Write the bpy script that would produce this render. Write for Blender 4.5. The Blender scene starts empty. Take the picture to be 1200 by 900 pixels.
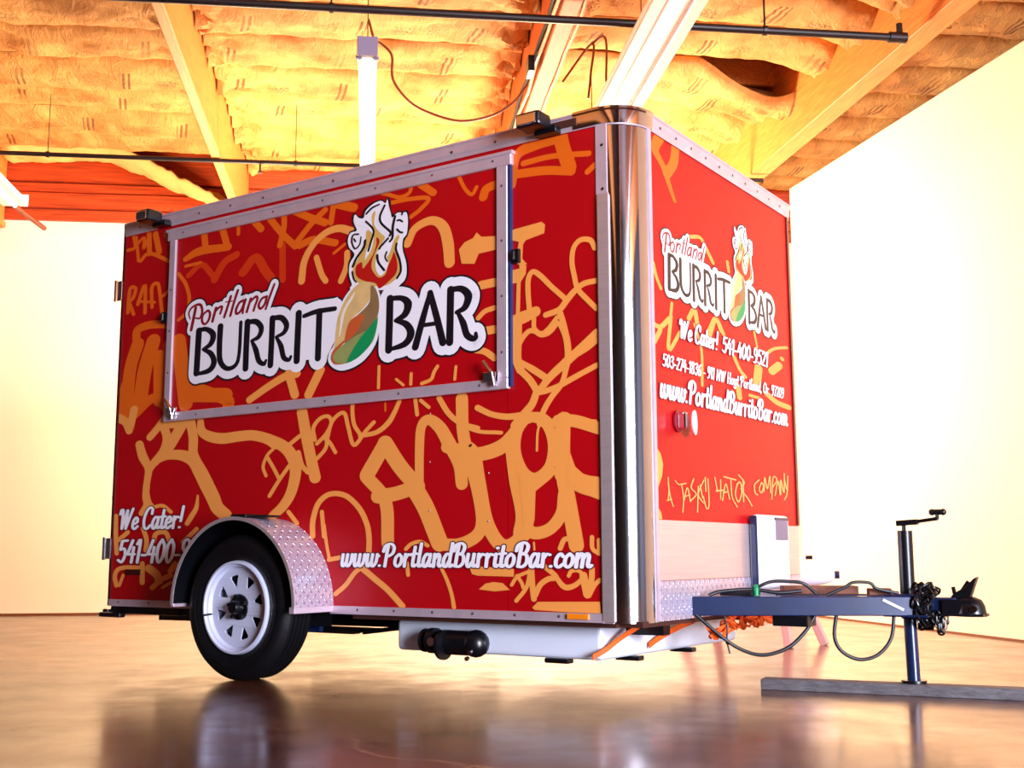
import bpy, bmesh, math, random
from mathutils import Vector, Matrix, noise
from mathutils.geometry import tessellate_polygon
PI = math.pi
random.seed(7)
SC = bpy.context.scene
COL = SC.collection

# ------------------------------------------------------------------ camera, world, light, exposure
YAW, PITCH, ROLL = -0.5931, 0.1437, -0.0034
CAM = Vector((2.1126, -3.9862, 0.57))
F_ = Vector((math.sin(YAW) * math.cos(PITCH), math.cos(YAW) * math.cos(PITCH), math.sin(PITCH)))
R_ = F_.cross(Vector((0, 0, 1))).normalized()
U_ = R_.cross(F_)
R2 = math.cos(ROLL) * R_ + math.sin(ROLL) * U_
U2 = -math.sin(ROLL) * R_ + math.cos(ROLL) * U_
cd = bpy.data.cameras.new('camera')
cam = bpy.data.objects.new('camera', cd)
cam.matrix_world = Matrix(((R2.x, U2.x, -F_.x, CAM.x), (R2.y, U2.y, -F_.y, CAM.y), (R2.z, U2.z, -F_.z, CAM.z), (0, 0, 0, 1)))
cd.sensor_width = 36
cd.lens = 1367.54 / 1200 * 36
cd.clip_end = 200
COL.objects.link(cam)
SC.camera = cam

# the room's own frame: origin on the floor under the camera, local x along the back wall, local y into the room
ROOM_A = 0.71595
ROOM = Matrix.Translation((CAM.x, CAM.y, 0)) @ Matrix.Rotation(ROOM_A, 4, 'Z')
def rp(a, b, z=0):
    return ROOM @ Vector((a, b, z))

w = bpy.data.worlds.new('world')
SC.world = w
w.use_nodes = True
w.node_tree.nodes['Background'].inputs[0].default_value = (0.55, 0.62, 0.8, 1)
w.node_tree.nodes['Background'].inputs[1].default_value = 0.4

def area(name, loc, target, sx, sy, power, col, spread=None):
    l = bpy.data.lights.new(name, 'AREA')
    l.shape = 'RECTANGLE'
    l.size = sx
    l.size_y = sy
    l.energy = power
    l.color = col
    if spread: l.spread = spread
    o = bpy.data.objects.new(name, l)
    o.location = loc
    o.rotation_euler = (Vector(target) - Vector(loc)).to_track_quat('-Z', 'Y').to_euler()
    COL.objects.link(o)
    return o
def point(name, loc, power, col, r=0.25):
    l = bpy.data.lights.new(name, 'POINT')
    l.energy = power
    l.color = col
    l.shadow_soft_size = r
    o = bpy.data.objects.new(name, l)
    o.location = loc
    COL.objects.link(o)
    return o
# daylight through the open roller door behind the camera (right), unseen warm fill lights added behind the trailer
area('daylight_door', rp(4.9, -4.9, 1.9), rp(4.9, 5, 1.5), 3.6, 3.6, 1700, (0.82, 0.85, 1.0))
point('added_fill_light', rp(1.6, 9.6, 2.5), 480, (1.0, 0.80, 0.53), 0.3)  # added unseen light, no lamp built: brightens back wall and ceiling
point('added_fill_light_left', rp(-1.0, 9.6, 2.5), 290, (1.0, 0.79, 0.53), 0.3)  # second added light, likewise without any lamp object
area('strip_lamp_centre', rp(-0.04, 7.9, 3.50), rp(-0.04, 7.9, 0), 0.1, 2.0, 25, (1.0, 0.88, 0.7))
area('strip_lamp_right', rp(1.62, 6.2, 3.42), rp(1.62, 6.2, 0), 0.25, 3.6, 10, (1.0, 0.85, 0.7))
SC.view_settings.view_transform = 'Standard'
SC.view_settings.look = 'None'
SC.view_settings.gamma = 1
SC.view_settings.exposure = 0.6
SC.view_settings.use_curve_mapping = False

# ------------------------------------------------------------------ helpers
def lin(c):
    return tuple((v / 255 / 12.92) if v / 255 <= 0.04045 else ((v / 255 + 0.055) / 1.055) ** 2.4 for v in c)
def mat(name, rgb, rough=0.5, metal=0.0, coat=0.0, emis=0.0, var=0.0, vscale=6.0, bump=0.0, bscale=40.0, ecol=None, stretch=None, spec=0.5, alpha=1.0, coord='Object', anis=0.0):
    m = bpy.data.materials.new(name)
    m.use_nodes = True
    nt = m.node_tree
    b = nt.nodes['Principled BSDF']
    c = lin(rgb)
    b.inputs['Base Color'].default_value = (*c, 1)
    b.inputs['Roughness'].default_value = rough
    b.inputs['Metallic'].default_value = metal
    b.inputs['Coat Weight'].default_value = coat
    b.inputs['Coat Roughness'].default_value = 0.06
    b.inputs['Specular IOR Level'].default_value = spec
    if anis: b.inputs['Anisotropic'].default_value = anis
    if emis:
        b.inputs['Emission Color'].default_value = (*(ecol or (1, 1, 1)), 1)
        b.inputs['Emission Strength'].default_value = emis
    tc = nt.nodes.new('ShaderNodeTexCoord')
    mp = nt.nodes.new('ShaderNodeMapping')
    nt.links.new(tc.outputs[coord], mp.inputs[0])
    if stretch: mp.inputs['Scale'].default_value = stretch
    if var:
        n = nt.nodes.new('ShaderNodeTexNoise')
        n.inputs['Scale'].default_value = vscale
        n.inputs['Detail'].default_value = 6
        nt.links.new(mp.outputs[0], n.inputs['Vector'])
        r = nt.nodes.new('ShaderNodeValToRGB')
        r.color_ramp.elements[0].position = 0.3
        r.color_ramp.elements[1].position = 0.7
        r.color_ramp.elements[0].color = (*[v * (1 - var) for v in c], 1)
        r.color_ramp.elements[1].color = (*[min(1, v * (1 + var)) for v in c], 1)
        nt.links.new(n.outputs['Fac'], r.inputs[0])
        nt.links.new(r.outputs[0], b.inputs['Base Color'])
    if bump:
        n2 = nt.nodes.new('ShaderNodeTexNoise')
        n2.inputs['Scale'].default_value = bscale
        n2.inputs['Detail'].default_value = 4
        nt.links.new(mp.outputs[0], n2.inputs['Vector'])
        bp = nt.nodes.new('ShaderNodeBump')
        bp.inputs['Strength'].default_value = bump
        bp.inputs['Distance'].default_value = 0.01
        nt.links.new(n2.outputs['Fac'], bp.inputs['Height'])
        nt.links.new(bp.outputs[0], b.inputs['Normal'])
    return m
def nd(m, t, **kw):
    n = m.node_tree.nodes.new(t)
    for k, v in kw.items():
        if k in n.inputs: n.inputs[k].default_value = v
        else: setattr(n, k, v)
    return n
def lk(m, a, b): m.node_tree.links.new(a, b)

class MB:
    """collects shapes, linked as ONE mesh object"""
    def __init__(s):
        s.v = []; s.f = []
    def add(s, vs, fs):
        o = len(s.v)
        s.v += [tuple(p) for p in vs]
        s.f += [tuple(i + o for i in f) for f in fs]
        return s
    def box(s, a, b, M=None):
        x0, y0, z0 = a; x1, y1, z1 = b
        vs = [Vector(p) for p in ((x0, y0, z0), (x1, y0, z0), (x1, y1, z0), (x0, y1, z0), (x0, y0, z1), (x1, y0, z1), (x1, y1, z1), (x0, y1, z1))]
        if M: vs = [M @ p for p in vs]
        return s.add(vs, [(0, 3, 2, 1), (4, 5, 6, 7), (0, 1, 5, 4), (1, 2, 6, 5), (2, 3, 7, 6), (3, 0, 4, 7)])
    def bar(s, p, q, wd, ht, up=(0, 0, 1)):
        p = Vector(p); q = Vector(q)
        d = (q - p).normalized()
        x = d.cross(Vector(up))
        if x.length < 1e-5: x = d.cross(Vector((1, 0, 0)))
        x.normalize(); u = x.cross(d)
        vs = []
        for e in (p, q):
            for a, b in ((-1, -1), (1, -1), (1, 1), (-1, 1)):
                vs.append(e + x * a * wd / 2 + u * b * ht / 2)
        return s.add(vs, [(0, 1, 2, 3), (7, 6, 5, 4), (0, 4, 5, 1), (1, 5, 6, 2), (2, 6, 7, 3), (3, 7, 4, 0)])
    def tube(s, pts, r, n=10, closed=False, caps=True, smooth=0):
        pts = [Vector(p) for p in pts]
        if smooth: pts = catmull(pts, smooth, closed)
        N = len(pts)
        rs = r if isinstance(r, (list, tuple)) else [r] * N
        prev = None
        vs = []
        for i, p in enumerate(pts):
            if closed: t = pts[(i + 1) % N] - pts[i - 1]
            else: t = pts[min(i + 1, N - 1)] - pts[max(i - 1, 0)]
            if t.length < 1e-9: t = Vector((0, 0, 1))
            t.normalize()
            if prev is None:
                a = Vector((0, 0, 1)) if abs(t.z) < 0.9 else Vector((1, 0, 0))
                x = t.cross(a).normalized()
            else:
                x = (prev - t * prev.dot(t)).normalized()
            prev = x
            y = t.cross(x)
            rr = rs[min(i, len(rs) - 1)]
            for k in range(n):
                an = 2 * PI * k / n
                vs.append(p + x * math.cos(an) * rr + y * math.sin(an) * rr)
        fs = []
        for i in range(N if closed else N - 1):
            for k in range(n):
                a = i * n + k; b = i * n + (k + 1) % n
                c = ((i + 1) % N) * n + (k + 1) % n; d = ((i + 1) % N) * n + k
                fs.append((a, b, c, d))
        if caps and not closed:
            fs.append(tuple(range(n))[::-1]); fs.append(tuple((N - 1) * n + k for k in range(n)))
        return s.add(vs, fs)
    def lathe(s, prof, n=40, M=None, a0=0, a1=2 * PI):
        """prof = [(radius, axial)], revolved round local y"""
        full = abs(a1 - a0 - 2 * PI) < 1e-6
        cnt = n if full else n + 1
        vs = []
        for k in range(cnt):
            a = a0 + (a1 - a0) * k / n
            for r, h in prof:
                p = Vector((r * math.cos(a), h, r * math.sin(a)))
                vs.append(M @ p if M else p)
        L = len(prof); fs = []
        for k in range(n):
            for j in range(L - 1):
                a = k * L + j; b = ((k + 1) % cnt) * L + j
                fs.append((a, b, b + 1, a + 1))
        return s.add(vs, fs)
    def sphere(s, c, r, n=10):
        c = Vector(c); vs = [c + Vector((0, 0, r))]; m = n // 2
        rr = r if isinstance(r, (int, float)) else 1
        for i in range(1, m):
            for k in range(n):
                th = PI * i / m; ph = 2 * PI * k / n
                vs.append(c + Vector((math.sin(th) * math.cos(ph), math.sin(th) * math.sin(ph), math.cos(th))) * rr)
        vs.append(c - Vector((0, 0, r))); e = len(vs) - 1
        fs = [(0, 1 + k, 1 + (k + 1) % n) for k in range(n)]
        for i in range(m - 2):
            for k in range(n):
                a = 1 + i * n + k; b = 1 + i * n + (k + 1) % n
                fs.append((a, a + n, b + n, b))
        fs += [(e, 1 + (m - 2) * n + (k + 1) % n, 1 + (m - 2) * n + k) for k in range(n)]
        return s.add(vs, fs)
    def prism(s, poly2, to3, thick):
        """polygon [(u,v)] extruded: to3(u,v,h) -> point"""
        n = len(poly2)
        tr = tessellate_polygon([[Vector((a, b, 0)) for a, b in poly2]])
        vs = [to3(a, b, 0) for a, b in poly2] + [to3(a, b, thick) for a, b in poly2]
        fs = [tuple(t) for t in tr] + [tuple(i + n for i in t[::-1]) for t in tr]
        fs += [(i, (i + 1) % n, n + (i + 1) % n, n + i) for i in range(n)]
        return s.add(vs, fs)
    def build(s, name, m, parent=None, smooth=False, bevel=0.0, seg=2, M=None, fix=True):
        me = bpy.data.meshes.new(name)
        me.from_pydata(s.v, [], s.f)
        me.update()
        if fix:
            bm = bmesh.new(); bm.from_mesh(me)
            bmesh.ops.recalc_face_normals(bm, faces=bm.faces)
            bm.to_mesh(me); bm.free()
        o = bpy.data.objects.new(name, me)
        me.materials.append(m)
        COL.objects.link(o)
        if parent is not None:
            o.parent = parent
        if M is not None: o.matrix_basis = M
        if smooth:
            for p in me.polygons: p.use_smooth = True
            try:
                me.set_sharp_from_angle(angle=math.radians(38))
            except Exception: pass
        if bevel:
            b = o.modifiers.new('bevel', 'BEVEL')
            b.width = bevel; b.segments = seg; b.limit_method = 'ANGLE'; b.angle_limit = math.radians(40)
        return o
def catmull(P, sub, closed=False):
    P = [Vector(p) for p in P]
    n = len(P)
    if n < 3: return P
    out = []
    rng = n if closed else n - 1
    for i in range(rng):
        p0 = P[i - 1] if (i > 0 or closed) else P[0] * 2 - P[1]
        p1 = P[i]; p2 = P[(i + 1) % n]
        p3 = P[(i + 2) % n] if (i + 2 < n or closed) else P[-1] * 2 - P[-2]
        for k in range(sub):
            t = k / sub
            out.append(0.5 * ((2 * p1) + (p2 - p0) * t + (2 * p0 - 5 * p1 + 4 * p2 - p3) * t * t + (3 * p1 - p0 - 3 * p2 + p3) * t ** 3))
    if not closed: out.append(P[-1])
    return out
def empty(name, loc=(0, 0, 0), rz=0.0):
    o = bpy.data.objects.new(name, None)
    o.location = loc; o.rotation_euler = (0, 0, rz)
    o.empty_display_size = 0.2
    COL.objects.link(o)
    return o
def tag(o, label=None, cat=None, group=None, kind=None):
    if label: o['label'] = label
    if cat: o['category'] = cat
    if group: o['group'] = group
    if kind: o['kind'] = kind
    return o
GRAF_SIDE = [[1,[-2942,1142,32,21,-2911,1077,36,24,-2862,1015,31,20,-2866,956,27,18,-2874,897,26,17,-2854,837,27,18,-2826,807,28,18]],[1,[-2850,1007,25,17,-2802,1049,30,20,-2715,1073,34,23,-2605,1068,40,27,-2518,1036,45,30,-2462,976,50,34,-2418,918,51,35,-2363,845,49,34,-2329,795,46,32,-2267,756,43,30]],[1,[-2860,1175,28,19,-2801,1220,28,19,-2748,1269,28,19]],[1,[-2757,1232,33,22,-2726,1163,33,22,-2749,1098,33,22,-2813,1042,34,22]],[1,[-2604,1237,41,28,-2655,1174,41,28,-2706,1118,41,28,-2749,1084,42,28]],[1,[-2550,1241,35,24,-2524,1152,35,24,-2521,1079,34,24,-2491,1028,34,23]],[1,[-2713,1229,25,17,-2571,1224,24,16]],[1,[-2476,1250,21,15,-2463,1184,32,22,-2398,1152,37,26,-2305,1137,38,27,-2194,1141,37,26,-2095,1140,35,25,-1997,1118,35,25,-1939,1091,38,27]],[1,[-1997,1118,36,26,-1891,1078,37,27,-1833,1031,39,28,-1806,976,38,28,-1807,923,36,26,-1832,850,34,25,-1881,791,32,23,-1950,746,28,20]],[1,[-2475,859,8,5,-2483,799,17,11,-2519,754,20,14,-2546,722,19,12]],[1,[-3030,1219,29,19,-3063,1267,32,21,-3118,1293,36,23]],[1,[-2997,1331,32,21,-3020,1249,32,21]],[1,[-2870,919,27,18,-2874,866,27,18,-2860,824,31,21,-2902,781,23,15]],[1,[-2801,811,14,9,-2735,815,14,9,-2672,782,14,9]],[1,[-2884,702,18,12,-2853,643,18,12,-2857,590,18,12]],[1,[-2797,636,19,12,-2779,674,19,12,-2709,679,18,12,-2674,635,18,12]],[1,[-3108,771,18,11,-3102,669,18,11,-3088,574,18,11]],[1,[-3073,645,19,12,-3006,683,18,12]],[1,[-3079,408,18,11,-3095,455,18,11,-3071,491,18,11,-2998,502,17,11,-2898,500,17,11]],[1,[-3056,408,13,8,-3027,462,13,8]],[1,[-2879,521,20,13,-2873,425,20,13]],[1,[-2826,498,31,20,-2767,469,31,20,-2743,435,31,20]],[1,[-2793,400,20,13,-2726,441,20,13,-2657,462,19,13]],[1,[-2715,401,11,7,-2651,429,11,7]],[1,[-2573,629,16,11,-2475,693,16,11]],[1,[-2659,484,22,14,-2627,521,21,14]],[1,[-1770,1233,34,25,-1742,1127,35,26,-1709,1018,35,26,-1677,918,36,26]],[1,[-1998,940,11,8,-2019,985,11,8,-1994,1036,11,8,-1952,1068,10,8]],[1,[-1989,1025,12,9,-1944,969,12,9,-1914,927,12,8]],[1,[-1972,842,13,9,-1909,916,13,9,-1846,981,13,9]],[1,[-1844,1084,14,10,-1781,1119,14,10]],[1,[-1787,1042,15,11,-1763,981,15,11,-1725,946,15,11]],[1,[-1684,1094,13,9,-1695,1151,13,9,-1655,1192,13,9,-1604,1200,12,9,-1582,1170,12,9,-1613,1119,12,9,-1670,1076,13,9]],[1,[-1668,1006,13,9,-1616,1050,12,9,-1604,1099,12,9,-1575,1177,12,9,-1507,1210,12,9,-1478,1144,12,9,-1441,1057,12,9,-1374,1115,12,9,-1324,1154,12,9]],[1,[-1617,1096,12,9,-1588,1075,12,9,-1553,1030,11,9]],[1,[-1404,1104,12,9,-1443,1155,12,9,-1454,1234,12,9,-1437,1279,12,9]],[1,[-1404,1097,13,10,-1307,1108,14,11,-1241,1145,16,12,-1205,1190,14,11,-1177,1239,12,10]],[1,[-1685,649,17,12,-1685,721,17,12,-1653,799,17,12,-1584,839,17,12,-1488,830,16,12,-1406,773,16,12,-1358,702,16,12,-1343,639,16,12,-1343,570,16,12]],[1,[-1630,759,13,10,-1614,648,13,10]],[1,[-1843,764,14,10,-1786,710,14,10]],[1,[-1615,700,10,7,-1597,613,10,7,-1578,544,10,7]],[1,[-1580,542,14,10,-1510,552,14,10]],[1,[-1537,389,14,10,-1476,430,14,10,-1424,484,14,10,-1379,510,14,10]],[1,[-1379,504,18,14,-1304,457,18,13,-1230,411,17,13,-1148,344,17,13]],[1,[-944,517,9,7,-908,458,10,8,-883,400,10,8,-870,345,11,8]],[1,[-1125,527,11,9,-1118,478,11,9]],[1,[-1132,588,11,8,-1103,609,11,8,-1054,619,11,8,-1012,602,10,8]],[1,[-578,441,9,7,-550,474,9,7,-489,497,9,7]],[1,[-552,478,9,7,-530,451,9,7,-522,431,9,7]],[1,[-556,378,10,8,-506,433,10,8,-486,506,10,8]],[1,[-483,506,15,12,-478,443,14,12,-471,387,14,11]],[1,[-465,402,14,11,-440,443,13,11,-403,466,13,11,-365,475,12,10,-418,515,12,10]],[1,[-365,475,11,9,-339,444,13,11,-313,434,13,11,-276,445,12,10,-240,472,10,9]],[1,[-307,480,9,8,-294,498,9,8,-260,500,9,8,-237,474,9,8]],[1,[-240,481,18,15,-224,409,18,15]],[1,[-224,404,13,11,-204,463,13,11,-201,507,13,11]],[1,[-215,404,10,9,-189,446,10,9,-166,464,10,9]],[1,[-345,587,12,10,-327,620,12,10,-303,625,12,10]],[1,[-469,610,5,5,-467,583,5,5]],[1,[-199,630,10,8,-197,586,10,8,-169,566,10,8]],[1,[-168,617,10,9,-167,568,10,9]],[1,[-1360,917,44,33,-1255,1056,43,33]],[1,[-1365,912,38,29,-1251,798,37,28,-1234,614,36,28]],[1,[-1257,1056,44,34,-1168,947,43,34,-1070,857,42,33]],[1,[-1294,821,41,32,-1195,829,41,31,-1070,857,39,31]],[1,[-1084,847,48,38,-1022,760,47,37,-968,654,46,37,-947,612,46,36]],[1,[-1060,868,24,19,-1061,1018,25,20,-1052,1115,26,20,-1012,1145,29,23,-951,1108,33,27,-897,1031,36,29,-844,944,34,27,-831,860,32,26]],[1,[-947,607,33,26,-843,606,32,26,-754,641,32,26,-726,702,31,26,-747,826,32,26,-792,962,32,26,-825,1079,32,26,-832,1223,33,27]],[1,[-818,1026,32,26,-767,982,33,27,-741,867,33,27,-703,702,34,28,-641,610,34,28,-580,600,35,29,-519,649,35,29,-501,728,36,30]],[1,[-910,1021,33,27,-767,982,35,29,-640,1001,37,31,-566,1054,34,28,-523,1117,30,26]],[1,[-572,1003,37,31,-548,870,42,35,-513,728,45,37,-525,649,45,37]],[1,[-511,1111,25,21,-462,1118,25,21,-403,1084,25,21,-374,1002,25,21,-393,914,25,21,-458,871,25,21,-518,899,25,21,-556,982,26,21,-548,1063,26,21,-511,1111,25,21]],[1,[-513,669,30,25,-460,648,29,25,-389,667,29,24,-337,725,29,24,-324,802,29,24]],[1,[-327,1099,36,31,-329,901,36,31,-302,763,35,30,-270,598,35,30]],[1,[-350,1096,29,25,-269,1090,29,25,-159,1054,28,24]],[1,[-329,881,40,34,-238,839,43,38,-166,822,47,41]],[1,[-952,1237,11,9,-898,1158,11,9,-767,1084,10,8,-628,1065,10,8]],[1,[-749,1178,16,13,-678,1146,15,12,-598,1130,15,13,-518,1131,17,14]],[1,[-547,1516,26,22,-548,1443,25,21,-548,1371,23,20,-531,1322,21,18]],[1,[-531,1355,11,10,-472,1319,17,14,-406,1277,16,14]],[1,[-534,1322,17,14,-484,1275,17,14,-451,1229,17,14]],[1,[-428,1237,17,14,-384,1280,19,17,-302,1338,21,19,-232,1387,21,18,-166,1440,16,14]],[1,[-281,1350,13,12,-211,1380,13,12,-165,1408,13,12]],[1,[-451,1225,17,14,-473,1175,19,16,-518,1131,21,17,-558,1091,23,19]],[1,[-440,1219,14,12,-396,1225,14,12,-341,1239,13,12,-255,1273,13,12,-165,1307,13,11]],[1,[-308,1311,13,12,-330,1247,13,12,-379,1196,14,12,-418,1142,14,12,-438,1088,14,12]],[1,[-330,1491,16,14,-306,1432,16,14,-299,1356,16,14,-313,1302,16,14]],[1,[-545,1371,13,11,-534,1432,13,11,-494,1476,13,11,-460,1477,13,11,-427,1458,12,11,-388,1464,12,11,-349,1498,12,11]],[1,[-479,1128,17,14,-424,1120,16,14,-375,1084,16,14]],[1,[-418,1116,6,5,-446,1065,6,5,-452,982,6,5]],[1,[-523,1879,10,9,-534,1821,10,9,-523,1766,10,9]],[1,[-537,1699,10,9,-542,1563,10,9]],[1,[-485,1576,13,11,-491,1654,13,11,-487,1707,13,11,-464,1729,13,11,-425,1703,13,11,-375,1653,12,11,-326,1609,12,11,-307,1590,12,11]],[1,[-567,1532,26,22,-516,1541,31,27,-454,1558,25,22]],[1,[-404,1538,14,12,-338,1553,15,13,-299,1591,16,14,-256,1628,14,12,-218,1646,13,12,-164,1650,13,11]],[1,[-168,1786,12,11,-189,1821,12,11,-234,1829,12,11,-267,1801,12,11,-276,1745,12,11,-266,1686,12,11,-250,1628,12,11,-208,1580,12,11,-164,1536,12,10]],[1,[-335,1539,14,12,-319,1490,14,12,-301,1422,13,12]],[1,[-349,1522,11,9,-393,1479,11,9,-427,1463,11,10,-460,1487,11,10,-462,1530,11,10]],[1,[-723,1703,22,19,-653,1706,22,19]],[1,[-737,1562,13,11,-702,1587,13,11,-653,1596,13,11]],[1,[-693,1502,22,18,-653,1503,22,18]],[1,[-749,1425,17,14,-702,1413,17,14,-653,1381,17,14]],[1,[-1129,1947,23,18,-1092,2007,22,18,-1024,2032,23,19,-968,2026,24,20,-924,1987,29,24,-900,1912,31,25,-892,1827,29,24]],[2,[-1223,2156,13,10,-1123,2155,12,10,-1012,2139,12,10,-1057,2097,12,10,-1113,2070,12,10]],[2,[-1300,2217,11,9,-1240,2196,11,9,-1181,2174,11,9,-1127,2182,11,9,-1107,2215,11,9]],[2,[-1058,2213,20,17,-985,2160,20,16]],[2,[-846,2213,10,8,-811,2148,10,8,-773,2114,10,8,-748,2143,10,8]],[2,[-712,2092,23,19,-697,2124,23,19,-652,2135,22,19]],[2,[-571,2124,22,19,-548,2245,25,22,-454,2277,29,25,-327,2288,31,28]],[2,[-512,2207,14,13,-370,2210,14,12,-191,2187,13,12]],[2,[-541,2166,22,19,-398,2154,21,19,-274,2127,20,18]],[2,[-334,2320,35,31,-314,2236,34,31,-284,2144,34,30]],[2,[-199,2110,13,12,-163,2133,13,12]],[2,[-2008,2212,22,16,-1917,2118,22,16,-1828,2043,21,16]],[2,[-1829,2054,20,15,-1728,2137,20,15,-1637,2192,19,15]],[2,[-1843,2224,24,18,-1747,2176,23,18,-1635,2129,23,18]],[2,[-1598,2123,18,14,-1583,2218,18,14]],[2,[-1911,2218,19,15,-1908,2152,19,14,-1934,2063,19,14]],[3,[-1915,2060,22,16,-1909,1888,22,16]],[1,[-1780,1864,23,18,-1764,1960,22,17,-1706,2035,21,16,-1625,2079,22,17,-1543,2086,23,18,-1467,2060,24,19]],[1,[-1686,1966,18,14,-1651,1881,18,14,-1623,1843,18,14]],[2,[-1800,2043,24,18,-1707,2057,23,18,-1569,2020,23,17]],[2,[-1576,1971,9,7,-1506,2005,9,7]],[1,[-1491,1961,18,14,-1494,1894,18,14,-1528,1830,18,14]],[2,[-1573,2213,27,21,-1456,2172,27,21]],[2,[-2618,2095,22,15,-2510,2121,33,23,-2298,2111,26,19]],[2,[-2482,2207,24,17,-2467,2122,24,17]],[2,[-2344,2208,24,17,-2308,2120,24,17]],[2,[-2616,2056,12,8,-2502,2059,12,8]],[2,[-2118,2216,23,17,-2066,2167,23,17]],[2,[-2230,2212,13,9,-2228,2167,13,9]],[3,[-2395,1954,26,19,-2325,2034,26,19,-2239,2062,26,19]],[3,[-2188,1963,31,22,-2100,2027,30,22,-2028,1948,30,22,-1987,1906,29,22]],[3,[-2591,2003,22,15,-2496,2047,22,15,-2407,1978,21,15]],[2,[-3109,2218,13,9,-3050,2225,13,9,-3066,2292,13,9]],[2,[-3042,2280,13,9,-3015,2145,13,9]],[2,[-3039,2235,12,8,-2976,2269,12,8,-2978,2206,12,8,-2940,2264,12,8]],[2,[-2936,2283,20,14,-2926,2171,20,14]],[2,[-2997,2142,15,10,-2923,2173,15,10,-2741,2097,14,10]],[2,[-2883,2275,23,16,-2847,2171,23,16]],[2,[-2807,2263,14,10,-2749,2195,14,10,-2741,2101,14,10]],[2,[-3086,1866,15,10,-3076,1995,15,10,-3029,1992,15,10,-3049,1940,15,10,-3078,1928,15,10,-3037,1852,15,10]],[2,[-3005,1903,15,10,-2953,2002,15,10,-2943,1849,15,10]],[2,[-3006,1919,11,7,-2865,1897,10,7]],[2,[-2887,1873,14,10,-2894,1983,15,10,-2848,1996,14,10,-2828,1943,14,10,-2792,1808,14,10,-2736,1813,14,10]],[2,[-2798,1924,14,9,-2733,1961,14,9]],[2,[-2669,2022,14,10,-2611,1960,14,10,-2579,1881,14,9,-2597,1808,14,9,-2656,1775,14,9]],[2,[-3005,1716,33,22,-2996,1762,33,22,-2892,1778,32,22,-2733,1763,31,21]],[2,[-2991,1684,52,34,-3045,1550,52,34,-3062,1335,52,34]],[2,[-2864,1686,57,39,-2923,1539,58,38,-2957,1343,58,38]],[2,[-2749,1659,34,23,-2728,1371,33,22]],[2,[-2813,1604,45,31,-2799,1362,45,30]],[2,[-3083,1476,31,20,-3117,1355,31,20,-3019,1233,30,20]],[2,[-2649,1663,55,38,-2606,1465,54,37,-2577,1330,54,37]],[2,[-2579,1375,54,37,-2284,1351,51,36]],[2,[-2517,1411,43,29,-2283,1330,41,29,-2261,1300,41,29]],[2,[-3001,1301,40,26,-2845,1380,39,26,-2718,1311,38,25]],[1,[-2112,1314,24,17,-1991,1367,25,18,-1878,1408,26,19,-1799,1417,28,21]],[1,[-1850,1422,28,21,-1807,1316,28,21]],[1,[-1718,1309,28,21,-1645,1420,28,21]],[1,[-1287,1403,9,7,-1289,1306,9,7]],[1,[-1101,1354,9,7,-1103,1307,9,7]],[1,[-1186,1336,8,6,-1145,1307,8,6]],[1,[-1041,1305,10,8,-990,1319,10,8,-974,1349,10,8,-955,1373,10,8]],[1,[-855,1363,8,6,-861,1308,8,6]],[2,[-1259,1236,6,5,-1258,1201,6,4]],[1,[-1086,1239,11,9,-1075,1172,11,9]],[1,[-1056,1233,10,8,-1010,1199,10,8]],[1,[-954,1235,15,12,-900,1163,15,12,-831,1115,14,12,-749,1091,14,11]]]
GRAF_SIDE_POLY = [[1,[-792,518,-566,505,-566,474,-748,477,-777,483]],[1,[-742,421,-708,445,-668,452,-622,448,-586,421,-662,414]],[1,[-479,353,-452,376,-167,382,-163,338,-319,339,-468,344]],[1,[-542,890,-458,886,-375,913,-350,897,-387,864,-459,817,-465,698,-519,689]],[1,[-299,978,-271,908,-227,872,-162,863,-163,774,-250,805,-307,831]],[1,[-364,1074,-331,1132,-305,1128,-268,1104,-169,1089,-169,1059]],[1,[-575,1749,-532,1752,-538,1792,-526,1796,-498,1757,-501,1724,-529,1691,-575,1692]],[1,[-750,1914,-651,1899,-651,1854,-750,1849]],[1,[-841,1877,-811,1905,-765,1917,-746,1939,-720,1916,-645,1907,-645,1848,-735,1843,-757,1802,-826,1812]],[1,[-575,1924,-421,1936,-404,1921,-408,1885,-500,1869,-514,1853,-518,1792,-493,1764,-543,1771,-536,1868,-575,1881]]]
GRAF_FRONT = [[2,[260,2295,42,20,216,2231,37,18,290,2175,30,14,346,2106,22,10,392,2050,16,7]],[2,[411,2289,38,17,389,2219,38,17,319,2149,37,17]],[1,[177,1739,14,7,202,1687,14,7,242,1642,14,7]],[1,[542,1929,17,8,637,1946,18,8,694,1914,18,8,769,1859,19,8]],[1,[929,1898,16,7,942,1854,16,7]],[1,[341,1599,13,6,324,1530,13,6,308,1468,13,6]],[1,[166,1486,19,9,228,1479,19,9,315,1529,20,9]],[1,[499,1559,21,9,558,1607,22,10,584,1554,22,10]],[1,[708,1543,20,8,780,1606,20,9,838,1557,21,9]],[1,[329,1543,16,7,301,1395,16,7,413,1487,16,7]],[1,[165,1480,19,9,228,1473,19,9,175,1412,19,9]],[1,[555,1543,13,6,620,1441,13,6,618,1284,13,6]],[1,[714,1521,20,8,783,1603,20,9,861,1547,21,9]],[1,[1223,1617,13,5,1255,1545,13,5]],[1,[974,1458,20,8,1036,1406,20,8,1100,1381,20,8]],[1,[1264,1443,50,19,1237,1370,49,19]],[1,[1433,1450,47,18,1532,1492,49,18]],[1,[1574,1532,28,10,1580,1530,28,10]],[1,[1386,1536,19,7,1482,1570,19,7,1649,1599,20,7]],[1,[1013,1324,30,12,1022,1275,30,12]],[1,[1144,1299,17,7,1266,1298,18,7]],[1,[1358,1329,33,13,1485,1301,34,13,1647,1292,36,13]]]
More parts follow.
